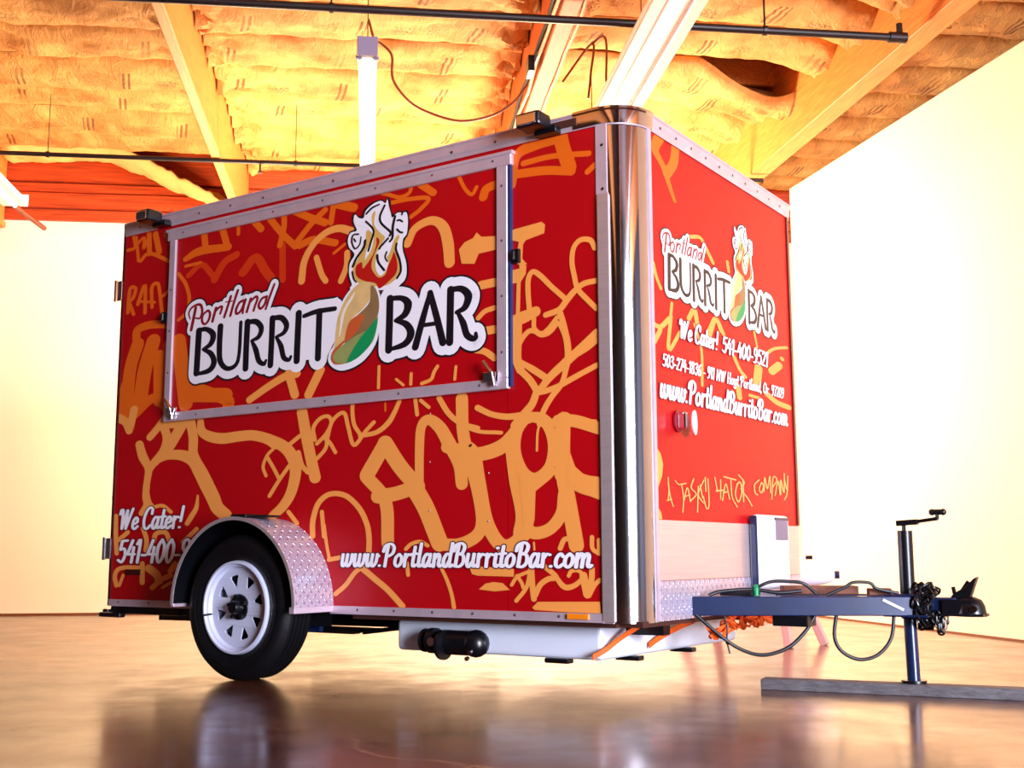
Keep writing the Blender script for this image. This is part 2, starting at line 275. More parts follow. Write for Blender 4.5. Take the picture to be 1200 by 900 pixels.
GRAF_FRONT_POLY = [[1,[170,987,209,959,228,920,216,871,172,814,167,808]],[1,[165,751,201,728,211,698,162,699]]]
FRONT_TAG = [[269,869,5,2,272,817,5,2,264,776,5,2],[267,843,5,2,287,787,5,2,309,754,5,2],[253,776,5,2,296,782,5,2],[332,859,5,2,366,845,5,2,433,853,5,2],[390,849,5,2,405,791,5,2,396,731,5,2],[411,781,5,2,444,835,5,2,471,778,6,2],[418,797,5,2,467,807,6,2],[508,876,6,2,481,837,6,2,529,812,6,2,478,784,6,2],[550,845,6,2,537,737,6,2],[609,875,6,2,548,813,6,2,597,777,6,2],[569,852,6,2,591,798,6,2],[623,887,6,2,625,827,6,2],[598,804,6,2,627,756,6,2,654,773,6,2,649,883,6,2],[722,892,6,3,744,832,6,3],[782,884,6,3,776,799,6,3],[731,834,6,3,806,840,6,3],[796,795,6,3,836,869,6,3,873,803,6,3],[805,829,6,3,861,836,6,3],[817,900,6,3,950,892,6,3],[893,889,6,3,902,815,6,3,955,771,6,3],[963,875,7,3,938,828,6,3,972,795,7,3,1011,837,7,3,1000,883,7,3,963,875,7,3],[981,917,7,3,1044,885,7,3,1005,854,7,3,1076,816,7,3,1126,781,7,3],[1031,896,7,3,1030,797,7,3],[1221,905,7,3,1164,879,7,3,1169,843,7,3,1199,835,7,3],[1251,895,7,3,1220,863,7,3,1247,846,7,3,1273,878,7,3,1251,895,7,3],[1279,854,7,3,1293,921,7,3,1320,868,7,3,1358,931,7,3,1359,851,7,3],[1373,821,7,3,1399,926,7,3,1448,916,8,3,1386,877,7,3],[1416,841,7,3,1464,911,8,3,1483,846,8,3],[1492,850,8,3,1498,919,8,3,1535,858,8,3,1549,953,8,3],[1550,922,8,3,1571,878,8,3],[1595,943,8,3,1578,860,8,3,1540,824,8,3]]
LOGO_BLACK = [[-2493,1700,19,13,-2497,1585,19,13,-2501,1480,19,13],[-2493,1703,12,8,-2436,1701,13,9,-2387,1669,19,13,-2400,1624,16,11,-2456,1599,8,5],[-2456,1599,8,5,-2398,1571,15,11,-2373,1525,18,12,-2406,1487,16,11,-2497,1475,8,5],[-2334,1705,18,12,-2337,1604,17,12,-2327,1525,16,11,-2276,1484,12,9,-2215,1497,10,7,-2193,1555,9,6,-2188,1708,9,7],[-2140,1706,17,12,-2144,1585,17,12,-2145,1472,17,12],[-2139,1704,11,8,-2080,1699,15,11,-2043,1664,15,11,-2059,1623,12,9,-2108,1607,6,4],[-2108,1607,6,4,-2078,1561,15,10,-2054,1503,14,10,-2018,1483,9,7,-2005,1499,6,4],[-1968,1704,16,12,-1970,1584,16,12,-1974,1473,16,12],[-1968,1704,10,8,-1908,1699,15,11,-1872,1661,15,11,-1887,1625,11,8,-1939,1608,6,4],[-1939,1608,6,4,-1906,1560,14,10,-1886,1504,13,10,-1852,1487,9,6,-1838,1502,6,4],[-1792,1708,17,13,-1796,1590,17,12,-1799,1477,17,12],[-1757,1690,9,7,-1675,1702,12,9,-1561,1702,11,8],[-1658,1701,16,12,-1660,1576,16,12,-1662,1477,16,12],[-1226,1708,17,14,-1228,1590,17,14,-1231,1473,17,14],[-1226,1708,10,8,-1158,1701,12,9,-1122,1671,20,16,-1138,1626,16,13,-1193,1603,7,5],[-1193,1603,7,5,-1131,1579,15,12,-1104,1535,19,15,-1136,1492,15,12,-1225,1474,7,5],[-997,1705,10,8,-1040,1584,15,12,-1078,1471,16,13],[-997,1705,13,10,-958,1585,15,12,-925,1475,16,13],[-1047,1564,8,6,-955,1564,8,6],[-884,1705,16,13,-886,1592,16,13,-888,1472,16,13],[-884,1705,9,8,-825,1700,14,11,-789,1665,18,15,-807,1617,14,11,-853,1600,6,5],[-846,1600,6,5,-816,1549,14,11,-797,1497,14,12,-767,1476,12,10,-749,1479,9,7,-749,1496,6,5]]
LOGO_FILL = [[-2519,1708,-2367,1708,-2158,1715,-1865,1707,-1775,1713,-1577,1710,-1647,1477,-1801,1475,-1971,1470,-2148,1470,-2269,1472,-2507,1471],[-1245,1713,-1159,1718,-1061,1674,-997,1712,-934,1709,-872,1716,-780,1694,-774,1603,-761,1503,-749,1477,-870,1464,-920,1470,-996,1549,-1071,1465,-1241,1472],[-2558,1739,-2454,1742,-2257,1748,-2004,1760,-1983,1693,-2182,1692,-2382,1676,-2548,1675],[-1643,1744,-1543,1756,-1533,1654,-1559,1549,-1607,1476,-1636,1481]]
LOGO_SCRIPT = [[-2524,1823,11,7,-2538,1766,11,7,-2553,1709,11,7],[-2521,1769,6,4,-2489,1765,7,5,-2474,1797,9,6,-2484,1830,10,7,-2511,1838,10,7,-2556,1826,8,5,-2575,1799,6,4,-2563,1769,5,3],[-2436,1797,9,6,-2469,1777,9,6,-2471,1744,9,6,-2449,1729,9,6,-2423,1748,9,6,-2414,1780,9,6,-2429,1798,9,6],[-2371,1804,10,7,-2383,1772,10,7,-2395,1737,10,7],[-2377,1786,8,6,-2347,1804,8,6,-2327,1803,8,6,-2339,1771,8,6],[-2265,1851,9,7,-2289,1794,9,7,-2309,1749,9,7],[-2301,1826,5,3,-2254,1825,5,3],[-2216,1875,9,7,-2243,1812,9,7,-2265,1751,9,7],[-2161,1819,9,6,-2200,1812,9,6,-2225,1777,9,6,-2218,1755,9,6,-2186,1772,9,6,-2161,1819,9,6],[-2158,1821,8,6,-2173,1780,8,6,-2177,1755,8,6],[-2122,1821,8,6,-2137,1785,9,6,-2149,1756,9,6],[-2128,1803,8,6,-2090,1826,8,6,-2075,1817,8,6,-2091,1780,8,6,-2100,1757,8,6],[-2010,1818,8,6,-2044,1811,8,6,-2066,1781,8,6,-2052,1761,8,6,-2024,1781,8,6,-2010,1818,8,6],[-1961,1872,8,6,-1993,1809,8,6,-2016,1756,8,6]]
LOGO_SHAPES = {"black":[-1466,1801,-1484,1853,-1482,1913,-1460,1949,-1486,1983,-1497,2020,-1478,2058,-1449,2066,-1463,2100,-1461,2135,-1445,2145,-1422,2126,-1402,2126,-1387,2153,-1340,2177,-1283,2183,-1264,2167,-1249,2186,-1230,2161,-1229,2131,-1213,2099,-1183,2111,-1158,2104,-1128,2102,-1118,2049,-1124,1991,-1145,1966,-1147,1922,-1122,1856,-1124,1794,-1154,1760,-1208,1747,-1466,1781],"white":[-1457,1805,-1475,1852,-1472,1906,-1444,1945,-1477,1982,-1487,2019,-1472,2052,-1433,2058,-1452,2099,-1451,2129,-1441,2135,-1421,2116,-1392,2111,-1380,2142,-1339,2167,-1289,2176,-1261,2159,-1249,2176,-1239,2138,-1229,2111,-1219,2085,-1189,2102,-1158,2097,-1135,2093,-1127,2050,-1133,1995,-1154,1972,-1156,1924,-1134,1858,-1135,1795,-1166,1766,-1221,1749,-1453,1779],"gold":[-1445,1838,-1452,1883,-1424,1919,-1399,1970,-1378,2002,-1372,2046,-1337,2045,-1342,2110,-1320,2132,-1325,2068,-1287,2022,-1261,1998,-1286,1963,-1310,1927,-1272,1902,-1235,1916,-1212,1966,-1188,1997,-1175,1985,-1196,1940,-1174,1863,-1179,1811,-1233,1775,-1308,1775,-1396,1792],"red":[-1429,1840,-1433,1886,-1398,1901,-1391,1870,-1360,1895,-1329,1930,-1311,1972,-1311,2006,-1292,1984,-1317,1938,-1335,1901,-1337,1862,-1308,1824,-1283,1813,-1253,1826,-1241,1858,-1217,1899,-1205,1921,-1186,1870,-1191,1822,-1234,1789,-1289,1763,-1314,1791,-1377,1809],"tongue":[-1292,1949,-1261,1979,-1237,1995,-1287,2037,-1306,2080,-1295,2127,-1264,2152,-1257,2106,-1275,2070,-1237,2029,-1218,1992,-1236,1960,-1254,1919,-1238,1878,-1253,1841,-1283,1821,-1309,1848,-1316,1889,-1304,1921],"drop":[-1379,1908,-1373,1947,-1346,1992,-1337,2025,-1369,2055,-1408,2076,-1447,2093,-1434,2111,-1383,2092,-1331,2054,-1327,2009,-1342,1952,-1367,1921],"burblack":[-1566,1528,-1550,1602,-1548,1667,-1521,1728,-1472,1782,-1431,1803,-1362,1810,-1313,1783,-1279,1730,-1274,1661,-1276,1582,-1302,1501,-1355,1444,-1423,1408,-1506,1397,-1570,1416,-1607,1451,-1601,1499],"burwhite":[-1562,1533,-1557,1603,-1544,1666,-1517,1728,-1472,1777,-1424,1803,-1362,1805,-1313,1777,-1285,1731,-1279,1662,-1283,1583,-1309,1507,-1362,1449,-1430,1416,-1506,1404,-1563,1421,-1596,1456,-1590,1498],"skin":[-1558,1522,-1551,1591,-1540,1655,-1506,1721,-1458,1775,-1410,1803,-1362,1804,-1327,1790,-1333,1759,-1346,1718,-1394,1675,-1448,1644,-1479,1605,-1492,1553,-1537,1520,-1564,1474,-1557,1447,-1575,1475],"skinlight":[-1525,1621,-1519,1663,-1485,1719,-1437,1767,-1450,1736,-1491,1687,-1508,1630,-1521,1577,-1531,1568],"fill":[-1341,1781,-1313,1767,-1292,1716,-1291,1658,-1311,1618,-1371,1572,-1433,1557,-1495,1532,-1482,1584,-1469,1625,-1407,1661,-1346,1707],"fillred":[-1469,1625,-1407,1656,-1379,1647,-1399,1607,-1433,1568,-1492,1542],"leaf":[-1551,1500,-1491,1531,-1426,1559,-1371,1574,-1337,1594,-1297,1637,-1300,1585,-1322,1524,-1369,1482,-1424,1450,-1493,1435,-1549,1446,-1568,1475],"leafgreen":[-1391,1553,-1344,1590,-1299,1627,-1303,1580,-1326,1525,-1369,1482,-1424,1451,-1479,1439,-1452,1485,-1418,1524],"rim":[-1575,1475,-1558,1506,-1492,1547,-1485,1541,-1551,1494,-1564,1469,-1542,1443,-1493,1435,-1542,1436,-1567,1450]}
LOGO_LINES = [[-1374,2128,6,5,-1339,2150,6,5,-1298,2159,6,4],[-1264,2149,7,5,-1291,2102,7,5,-1281,2066,7,5,-1228,2018,7,5,-1231,2001,7,5],[-1240,1990,6,5,-1279,1962,6,5,-1292,1949,6,5],[-1304,1921,7,5,-1297,1886,7,5,-1262,1844,7,5],[-1248,1928,5,4,-1257,1905,5,4,-1244,1883,5,4],[-1201,2087,7,5,-1213,2040,7,5,-1215,1991,7,5,-1230,1974,7,5],[-1188,2065,5,4,-1173,2065,5,4,-1158,2055,5,4],[-1188,2024,6,4,-1172,2009,5,4,-1157,2004,5,4],[-1158,2099,5,4,-1161,2088,5,4],[-1420,2038,5,4,-1452,2038,5,4,-1461,2010,5,4,-1441,1972,5,4,-1412,1987,4,4,-1404,2021,4,4],[-1448,2020,5,4,-1438,2006,5,4],[-1376,2091,6,5,-1337,2055,6,5,-1328,2029,6,5,-1346,1982,6,5,-1358,1949,6,5],[-1378,2002,7,5,-1387,1968,7,5,-1430,1925,7,5,-1452,1888,7,5],[-1455,1864,5,3,-1444,1828,5,3,-1428,1811,4,3],[-1190,1958,6,5,-1193,1929,6,5,-1171,1878,6,5,-1164,1828,6,5,-1185,1797,6,5]]
# ------------------------------------------------------------------ materials
M_red = mat('vinyl_wrap_red', (180, 1, 14), 0.45, spec=0.3, coat=0.10, var=0.06, vscale=2.0)
M_or1 = mat('graffiti_orange', (248, 160, 76), 0.45, coat=0.1)
M_or2 = mat('graffiti_dark_orange', (232, 102, 16), 0.45, coat=0.1)
M_or3 = mat('graffiti_faint_orange', (214, 56, 10), 0.45, coat=0.1)
M_white = mat('print_white', (250, 248, 255), 0.45, coat=0.2)
M_black = mat('print_black', (14, 10, 22), 0.45, coat=0.2)
M_maroon = mat('print_maroon', (96, 6, 34), 0.45, coat=0.2)
M_dkred = mat('print_dark_red', (140, 8, 30), 0.45, coat=0.2)
M_gold = mat('print_gold', (222, 178, 92), 0.45, coat=0.2)
M_flred = mat('print_flame_red', (190, 20, 16), 0.45, coat=0.2)
M_skinl = mat('print_cream', (248, 236, 214), 0.45, coat=0.2)
M_skin = mat('print_tortilla', (226, 190, 124), 0.45, coat=0.2, var=0.12, vscale=12)
M_fill = mat('print_brown', (146, 112, 72), 0.45, coat=0.2, var=0.1, vscale=14)
M_fillr = mat('print_rust', (206, 92, 44), 0.45, coat=0.2)
M_leaf = mat('print_olive', (150, 158, 92), 0.45, coat=0.2, var=0.1, vscale=18)
M_green = mat('print_green', (10, 150, 84), 0.45, coat=0.2, var=0.08, vscale=10)
M_alu = mat('aluminium', (214, 194, 206), 0.36, 0.45, var=0.08, vscale=9, bump=0.05)
M_alu2 = mat('brushed_aluminium', (236, 220, 222), 0.42, 0.75, var=0.05, vscale=3, stretch=(1, 1, 30), bump=0.12, bscale=30)
M_chrome = mat('polished_steel', (225, 225, 235), 0.09, 1.0)
M_dark = mat('black_paint', (10, 10, 16), 0.35, spec=0.4, coat=0.15)
M_blue = mat('navy_frame_paint', (16, 34, 74), 0.3, 0.1, coat=0.5, var=0.2, vscale=9)
M_brown = mat('undercarriage_brown', (70, 34, 24), 0.6, var=0.2)
M_rubber = mat('tyre_rubber', (8, 8, 13), 0.55, spec=0.3, bump=0.15, bscale=60)
M_rim = mat('rim_white', (214, 218, 244), 0.3, 0.1, coat=0.5)
M_lens = mat('amber_lens', (255, 140, 20), 0.2, coat=0.6)
M_redlens = mat('dark_red_lens', (70, 4, 10), 0.25, coat=0.5)
M_tank = mat('white_plastic', (232, 238, 255), 0.32, coat=0.3, var=0.02)
M_cloth = mat('white_cloth', (246, 246, 250), 0.7, bump=0.3, bscale=14)
M_strap = mat('orange_webbing', (250, 96, 10), 0.7, bump=0.3, bscale=90)
M_hose = mat('black_cable', (20, 22, 30), 0.4)
M_gplas = mat('green_plastic', (10, 140, 84), 0.4)
M_grey = mat('grey_plastic', (128, 118, 140), 0.5)
M_timber = mat('brown_timber', (110, 52, 26), 0.6, var=0.3, vscale=8, stretch=(1, 12, 1), bump=0.2)
M_pink = mat('painted_bench_wood', (214, 158, 150), 0.55, var=0.12, vscale=9, bump=0.1)
M_bar = mat('weathered_timber', (96, 92, 96), 0.75, var=0.35, vscale=14, bump=0.5, bscale=50, stretch=(1, 5, 5))
M_wire = mat('brown_wire', (120, 50, 16), 0.5)
M_pipe = mat('black_iron_pipe', (26, 14, 14), 0.45, 0.3)
M_fixt = mat('fixture_enamel', (252, 232, 226), 0.35, coat=0.3)
M_tubeg = mat('lit_fluorescent_tube', (255, 250, 240), 0.4, emis=2.2, ecol=(1.0, 0.93, 0.80))
M_fdark = mat('fixture_slot', (160, 120, 110), 0.5)
M_cond = mat('galvanised_conduit', (196, 170, 150), 0.35, 0.7)

# tread plate: raised lozenges as fine relief
def tread_mat(name, scale):
    m = mat(name, (214, 206, 230), 0.32, 0.6)
    b = m.node_tree.nodes['Principled BSDF']
    tc = nd(m, 'ShaderNodeTexCoord')
    sep = nd(m, 'ShaderNodeSeparateXYZ'); lk(m, tc.outputs['UV'], sep.inputs[0])
    def mth(op, a, b2=None, v=None):
        n = nd(m, 'ShaderNodeMath', operation=op)
        for i, s_ in enumerate((a, b2)):
            if s_ is None: continue
            if isinstance(s_, (int, float)): n.inputs[i].default_value = s_
            else: lk(m, s_, n.inputs[i])
        return n.outputs[0]
    a = mth('MULTIPLY', mth('ADD', sep.outputs[0], sep.outputs[1]), scale)
    c = mth('MULTIPLY', mth('SUBTRACT', sep.outputs[0], sep.outputs[1]), scale)
    fa = mth('SUBTRACT', mth('FRACT', a), 0.5); fc = mth('SUBTRACT', mth('FRACT', c), 0.5)
    par = mth('MODULO', mth('ADD', mth('FLOOR', a), mth('FLOOR', c)), 2.0)
    par = mth('ABSOLUTE', par)
    e1 = mth('ADD', mth('POWER', mth('MULTIPLY', fa, 2.4), 2.0), mth('POWER', mth('MULTIPLY', fc, 6.5), 2.0))
    e2 = mth('ADD', mth('POWER', mth('MULTIPLY', fa, 6.5), 2.0), mth('POWER', mth('MULTIPLY', fc, 2.4), 2.0))
    mix = mth('ADD', mth('MULTIPLY', e1, par), mth('MULTIPLY', e2, mth('SUBTRACT', 1.0, par)))
    h = mth('SUBTRACT', 1.0, mth('MINIMUM', mix, 1.0))
    bp = nd(m, 'ShaderNodeBump'); bp.inputs['Strength'].default_value = 1.0; bp.inputs['Distance'].default_value = 0.006
    lk(m, h, bp.inputs['Height']); lk(m, bp.outputs[0], b.inputs['Normal'])
    return m
M_tread = tread_mat('tread_plate', 21.0)

# polished concrete
def floor_mat():
    m = mat('polished_concrete', (150, 104, 66), 0.2, coord='Object')
    b = m.node_tree.nodes['Principled BSDF']
    tc = nd(m, 'ShaderNodeTexCoord')
    n1 = nd(m, 'ShaderNodeTexNoise', Scale=0.9, Detail=8, Roughness=0.6); lk(m, tc.outputs['Object'], n1.inputs['Vector'])
    r = nd(m, 'ShaderNodeValToRGB'); r.color_ramp.elements[0].position = 0.3; r.color_ramp.elements[1].position = 0.72
    r.color_ramp.elements[0].color = (*lin((58, 34, 30)), 1); r.color_ramp.elements[1].color = (*lin((112, 66, 36)), 1)
    lk(m, n1.outputs['Fac'], r.inputs[0])
    # hairline cracks and scattered stains
    vo = nd(m, 'ShaderNodeTexVoronoi', feature='DISTANCE_TO_EDGE', Scale=0.22)
    wn = nd(m, 'ShaderNodeTexNoise', Scale=2.2, Detail=5)
    ad = nd(m, 'ShaderNodeVectorMath', operation='MULTIPLY_ADD'); ad.inputs[1].default_value = (0.5, 0.5, 0)
    lk(m, tc.outputs['Object'], wn.inputs['Vector']); lk(m, wn.outputs['Color'], ad.inputs[0]); lk(m, tc.outputs['Object'], ad.inputs[2])
    lk(m, ad.outputs[0], vo.inputs['Vector'])
    cr = nd(m, 'ShaderNodeMath', operation='LESS_THAN'); cr.inputs[1].default_value = 0.0016; lk(m, vo.outputs['Distance'], cr.inputs[0])
    n2 = nd(m, 'ShaderNodeTexNoise', Scale=3.2, Detail=7, Roughness=0.65); lk(m, tc.outputs['Object'], n2.inputs['Vector'])
    sp = nd(m, 'ShaderNodeMapRange'); sp.inputs[1].default_value = 0.60; sp.inputs[2].default_value = 0.70; lk(m, n2.outputs['Fac'], sp.inputs[0])
    mx = nd(m, 'ShaderNodeMix', data_type='RGBA'); lk(m, sp.outputs[0], mx.inputs[0]); lk(m, r.outputs[0], mx.inputs[6]); mx.inputs[7].default_value = (*lin((58, 34, 26)), 1)
    mx2 = nd(m, 'ShaderNodeMix', data_type='RGBA'); lk(m, cr.outputs[0], mx2.inputs[0]); lk(m, mx.outputs[2], mx2.inputs[6]); mx2.inputs[7].default_value = (*lin((150, 112, 84)), 1)
    lk(m, mx2.outputs[2], b.inputs['Base Color'])
    rr = nd(m, 'ShaderNodeMapRange'); rr.inputs[1].default_value = 0.3; rr.inputs[2].default_value = 0.75; rr.inputs[3].default_value = 0.13; rr.inputs[4].default_value = 0.30
    lk(m, n2.outputs['Fac'], rr.inputs[0]); lk(m, rr.outputs[0], b.inputs['Roughness'])
    b.inputs['Coat Weight'].default_value = 0.12; b.inputs['Coat Roughness'].default_value = 0.12
    b.inputs['Specular Tint'].default_value = (1.0, 0.74, 0.50, 1)
    n3 = nd(m, 'ShaderNodeTexNoise', Scale=3.5, Detail=5); lk(m, tc.outputs['Object'], n3.inputs['Vector'])
    bp = nd(m, 'ShaderNodeBump'); bp.inputs['Strength'].default_value = 0.06; bp.inputs['Distance'].default_value = 0.02
    lk(m, n3.outputs['Fac'], bp.inputs['Height']); lk(m, bp.outputs[0], b.inputs['Normal'])
    return m
M_floor = floor_mat()
M_wall = mat('white_painted_wall', (250, 240, 222), 0.8, var=0.015, vscale=1.2, bump=0.05, bscale=8)
M_dim = mat('grey_block_wall', (44, 40, 46), 0.8, var=0.1)
M_deck = mat('dark_roof_deck', (70, 34, 18), 0.9, var=0.3, vscale=3)
M_beam = mat('orange_fir_beam', (226, 138, 62), 0.55, var=0.22, vscale=5, stretch=(12, 0.8, 12), bump=0.15)
M_board = mat('red_stained_board', (186, 66, 20), 0.5, var=0.4, vscale=4, stretch=(0.7, 8, 14), bump=0.15)

def batt_mat():
    m = mat('kraft_faced_batt', (214, 158, 84), 0.6, bump=0.0)
    b = m.node_tree.nodes['Principled BSDF']
    b.inputs['Specular IOR Level'].default_value = 0.35
    tc = nd(m, 'ShaderNodeTexCoord')
    sep = nd(m, 'ShaderNodeSeparateXYZ'); lk(m, tc.outputs['UV'], sep.inputs[0])
    def mth(op, a, b2=None):
        n = nd(m, 'ShaderNodeMath', operation=op)
        for i, s_ in enumerate((a, b2)):
            if s_ is None: continue
            if isinstance(s_, (int, float)): n.inputs[i].default_value = s_
            else: lk(m, s_, n.inputs[i])
        return n.outputs[0]
    def band(x, lo, hi): return mth('MULTIPLY', mth('GREATER_THAN', x, lo), mth('LESS_THAN', x, hi))
    u, v = sep.outputs[0], sep.outputs[1]
    us = mth('ADD', u, mth('MULTIPLY', v, 0.10))
    fu = mth('FRACT', mth('MULTIPLY', us, 1.25))
    bars = mth('MULTIPLY', band(fu, 0.08, 0.20), mth('GREATER_THAN', mth('SINE', mth('MULTIPLY', us, 150.0)), 0.1))
    bars = mth('MULTIPLY', bars, band(v, 0.25, 0.75))
    n = nd(m, 'ShaderNodeTexNoise', Scale=55.0, Detail=2); lk(m, tc.outputs['UV'], n.inputs['Vector'])
    txt = mth('MULTIPLY', mth('GREATER_THAN', n.outputs['Fac'], 0.53), mth('MULTIPLY', band(fu, 0.42, 0.62), band(v, 0.42, 0.6)))
    txt2 = mth('MULTIPLY', mth('GREATER_THAN', n.outputs['Fac'], 0.50), mth('MULTIPLY', band(fu, 0.70, 0.9), band(v, 0.3, 0.55)))
    ink = mth('MINIMUM', mth('ADD', mth('ADD', bars, txt), mth('MULTIPLY', txt2, 0.5)), 1.0)
    dn = nd(m, 'ShaderNodeTexNoise', Scale=1.1, Detail=1); lk(m, tc.outputs['Object'], dn.inputs['Vector'])
    keep = nd(m, 'ShaderNodeMapRange'); keep.inputs[1].default_value = 0.34; keep.inputs[2].default_value = 0.48; lk(m, dn.outputs['Fac'], keep.inputs[0])
    ink = mth('MULTIPLY', mth('MULTIPLY', ink, 0.8), keep.outputs[0])
    nn = nd(m, 'ShaderNodeTexNoise', Scale=3.0, Detail=6); lk(m, tc.outputs['Object'], nn.inputs['Vector'])
    r = nd(m, 'ShaderNodeValToRGB'); r.color_ramp.elements[0].position = 0.3; r.color_ramp.elements[1].position = 0.7
    r.color_ramp.elements[0].color = (*lin((190, 122, 54)), 1); r.color_ramp.elements[1].color = (*lin((236, 180, 102)), 1)
    lk(m, nn.outputs['Fac'], r.inputs[0])
    mx = nd(m, 'ShaderNodeMix', data_type='RGBA'); lk(m, ink, mx.inputs[0]); lk(m, r.outputs[0], mx.inputs[6]); mx.inputs[7].default_value = (*lin((110, 52, 20)), 1)
    lk(m, mx.outputs[2], b.inputs['Base Color'])
    w1 = nd(m, 'ShaderNodeTexNoise', Scale=9.0, Detail=7, Roughness=0.65, Distortion=1.4)
    mp = nd(m, 'ShaderNodeMapping'); mp.inputs['Scale'].default_value = (1.6, 0.7, 1); lk(m, tc.outputs['Object'], mp.inputs[0]); lk(m, mp.outputs[0], w1.inputs['Vector'])
    bp = nd(m, 'ShaderNodeBump'); bp.inputs['Strength'].default_value = 0.9; bp.inputs['Distance'].default_value = 0.035
    lk(m, w1.outputs['Fac'], bp.inputs['Height']); lk(m, bp.outputs[0], b.inputs['Normal'])
    return m
M_batt = batt_mat()
M_batt_lit = mat('lit_batt_pale', (244, 204, 124), 0.9, bump=0.8, bscale=30)  # paler batt colour: the light on the fallen batt is put into it
# ------------------------------------------------------------------ the room
def set_uv(o, fn):
    me = o.data
    uv = me.uv_layers.new(name='UVMap')
    for l in me.loops:
        uv.data[l.index].uv = fn(me.vertices[l.vertex_index].co)
def room_obj(name, mb, m, **kw):
    par = kw.pop('parent', None)
    o = mb.build(name, m, par, **kw)
    if par is None:
        o.matrix_world = ROOM
        o['kind'] = 'structure'
    return o
BW = 11.7
floor = room_obj('floor', MB().box((-9.2, -5.2, -0.1), (9.2, BW + 0.2, 0)), M_floor)
wall_back = room_obj('wall_back', MB().box((-9.2, BW, 0), (9.2, BW + 0.2, 4.75)), M_wall)
ceiling = room_obj('ceiling', MB().box((-9.2, -5.2, 4.62), (9.2, BW + 0.2, 4.75)), M_deck)
wall_left = room_obj('wall_left', MB().box((-9.4, -5.2, 0), (-9.0, BW, 4.7)), M_dim)
wall_far_right = room_obj('wall_far_right', MB().box((9.0, -5.2, 0), (9.4, BW, 4.7)), M_dim)
rear = MB().box((-9.2, -5.3, 0), (3.0, -5.1, 4.7)).box((6.8, -5.3, 0), (9.2, -5.1, 4.7)).box((3.0, -5.3, 3.75), (6.8, -5.1, 4.7))
wall_rear = room_obj('wall_rear', rear, M_dim)
door = MB()
for k in range(5): door.box((3.05, -5.35, 3.3 + k * 0.09), (6.75, -5.31, 3.38 + k * 0.09))
door = room_obj('door_1', door, M_alu)
# free-standing white partition on the right, its far end short of the back wall
def wr(d): return 4.15 - 0.052 * (d - 7.12)
pts = [(2.6, 3.80), (6.7, 3.84), (10.42, 4.02)]
mb = MB()
vs = []
for d, z in pts:
    for rr in (wr(d), wr(d) + 0.14):
        vs += [(rr, d, 0), (rr, d, z)]
fs = []
for i in range(2):
    a = i * 4; b = a + 4
    fs += [(a, a + 1, b + 1, b), (a + 2, b + 2, b + 3, a + 3), (a + 1, a + 3, b + 3, b + 1), (a, b, b + 2, a + 2)]
fs += [(0, 2, 3, 1), (8, 9, 11, 10)]
wall_right = room_obj('wall_right', mb.add(vs, fs), M_wall)
M_base = mat('dark_base_strip', (120, 66, 40), 0.6)
mb = MB().bar((wr(2.6) - 0.006, 2.6, 0.006), (wr(10.42) - 0.006, 10.42, 0.006), 0.012, 0.012)
room_obj('baseboard_right', mb, M_base)
room_obj('baseboard_back', MB().box((-9, BW - 0.012, 0), (9, BW, 0.02)), M_base)
# stained boards above the white of the back wall
zb = [3.84, 3.95, 3.962, 4.11, 4.122, 4.215, 4.23, 4.62]
for k in range(4):
    z0, z1 = zb[2 * k], zb[2 * k + 1]
    pr = (0.05, 0.09, 0.06, 0.10)[k]
    for x0, x1 in ((-9, -3.9), (-3.89, 0.6), (0.61, 4.2), (4.21, 9)):
        room_obj('board', MB().box((x0, BW - pr, z0), (x1, BW - 0.001, z1)), M_board, parent=wall_back, bevel=0.004, seg=1)
# beams
M_beam2 = mat('dark_orange_beam', (206, 96, 22), 0.6, var=0.25, vscale=5, stretch=(12, 0.8, 12), bump=0.15)
for r0, r1, z0, m, sk in ((-3.64, -3.57, 3.76, M_beam, 0), (-1.275, -1.235, 3.75, M_beam, 0.0), (1.10, 1.215, 3.77, M_beam2, 0), (3.58, 3.74, 3.75, M_beam, -0.095), (6.0, 6.16, 3.75, M_beam, 0)):
    mb = MB()
    def bx(ra, rb, za, zb_):
        v8 = []
        for d in (-5.0, BW - 0.11):
            s_ = sk * (d - 6.0)
            if sk: s_ = max(min(s_, 0.3), -0.5)
            v8 += [(ra + s_, d, za), (rb + s_, d, za), (rb + s_, d, zb_), (ra + s_, d, zb_)]
        mb.add(v8, [(0, 1, 2, 3), (7, 6, 5, 4), (0, 4, 5, 1), (1, 5, 6, 2), (2, 6, 7, 3), (3, 7, 4, 0)])
    bx(r0, r1, z0, 4.6)
    if sk == 0 and r0 < 0: bx(r0 - 0.012, r1 + 0.02, z0 - 0.03, z0 + 0.03)
    room_obj('beam', mb, m, parent=ceiling, bevel=0.006, seg=1)
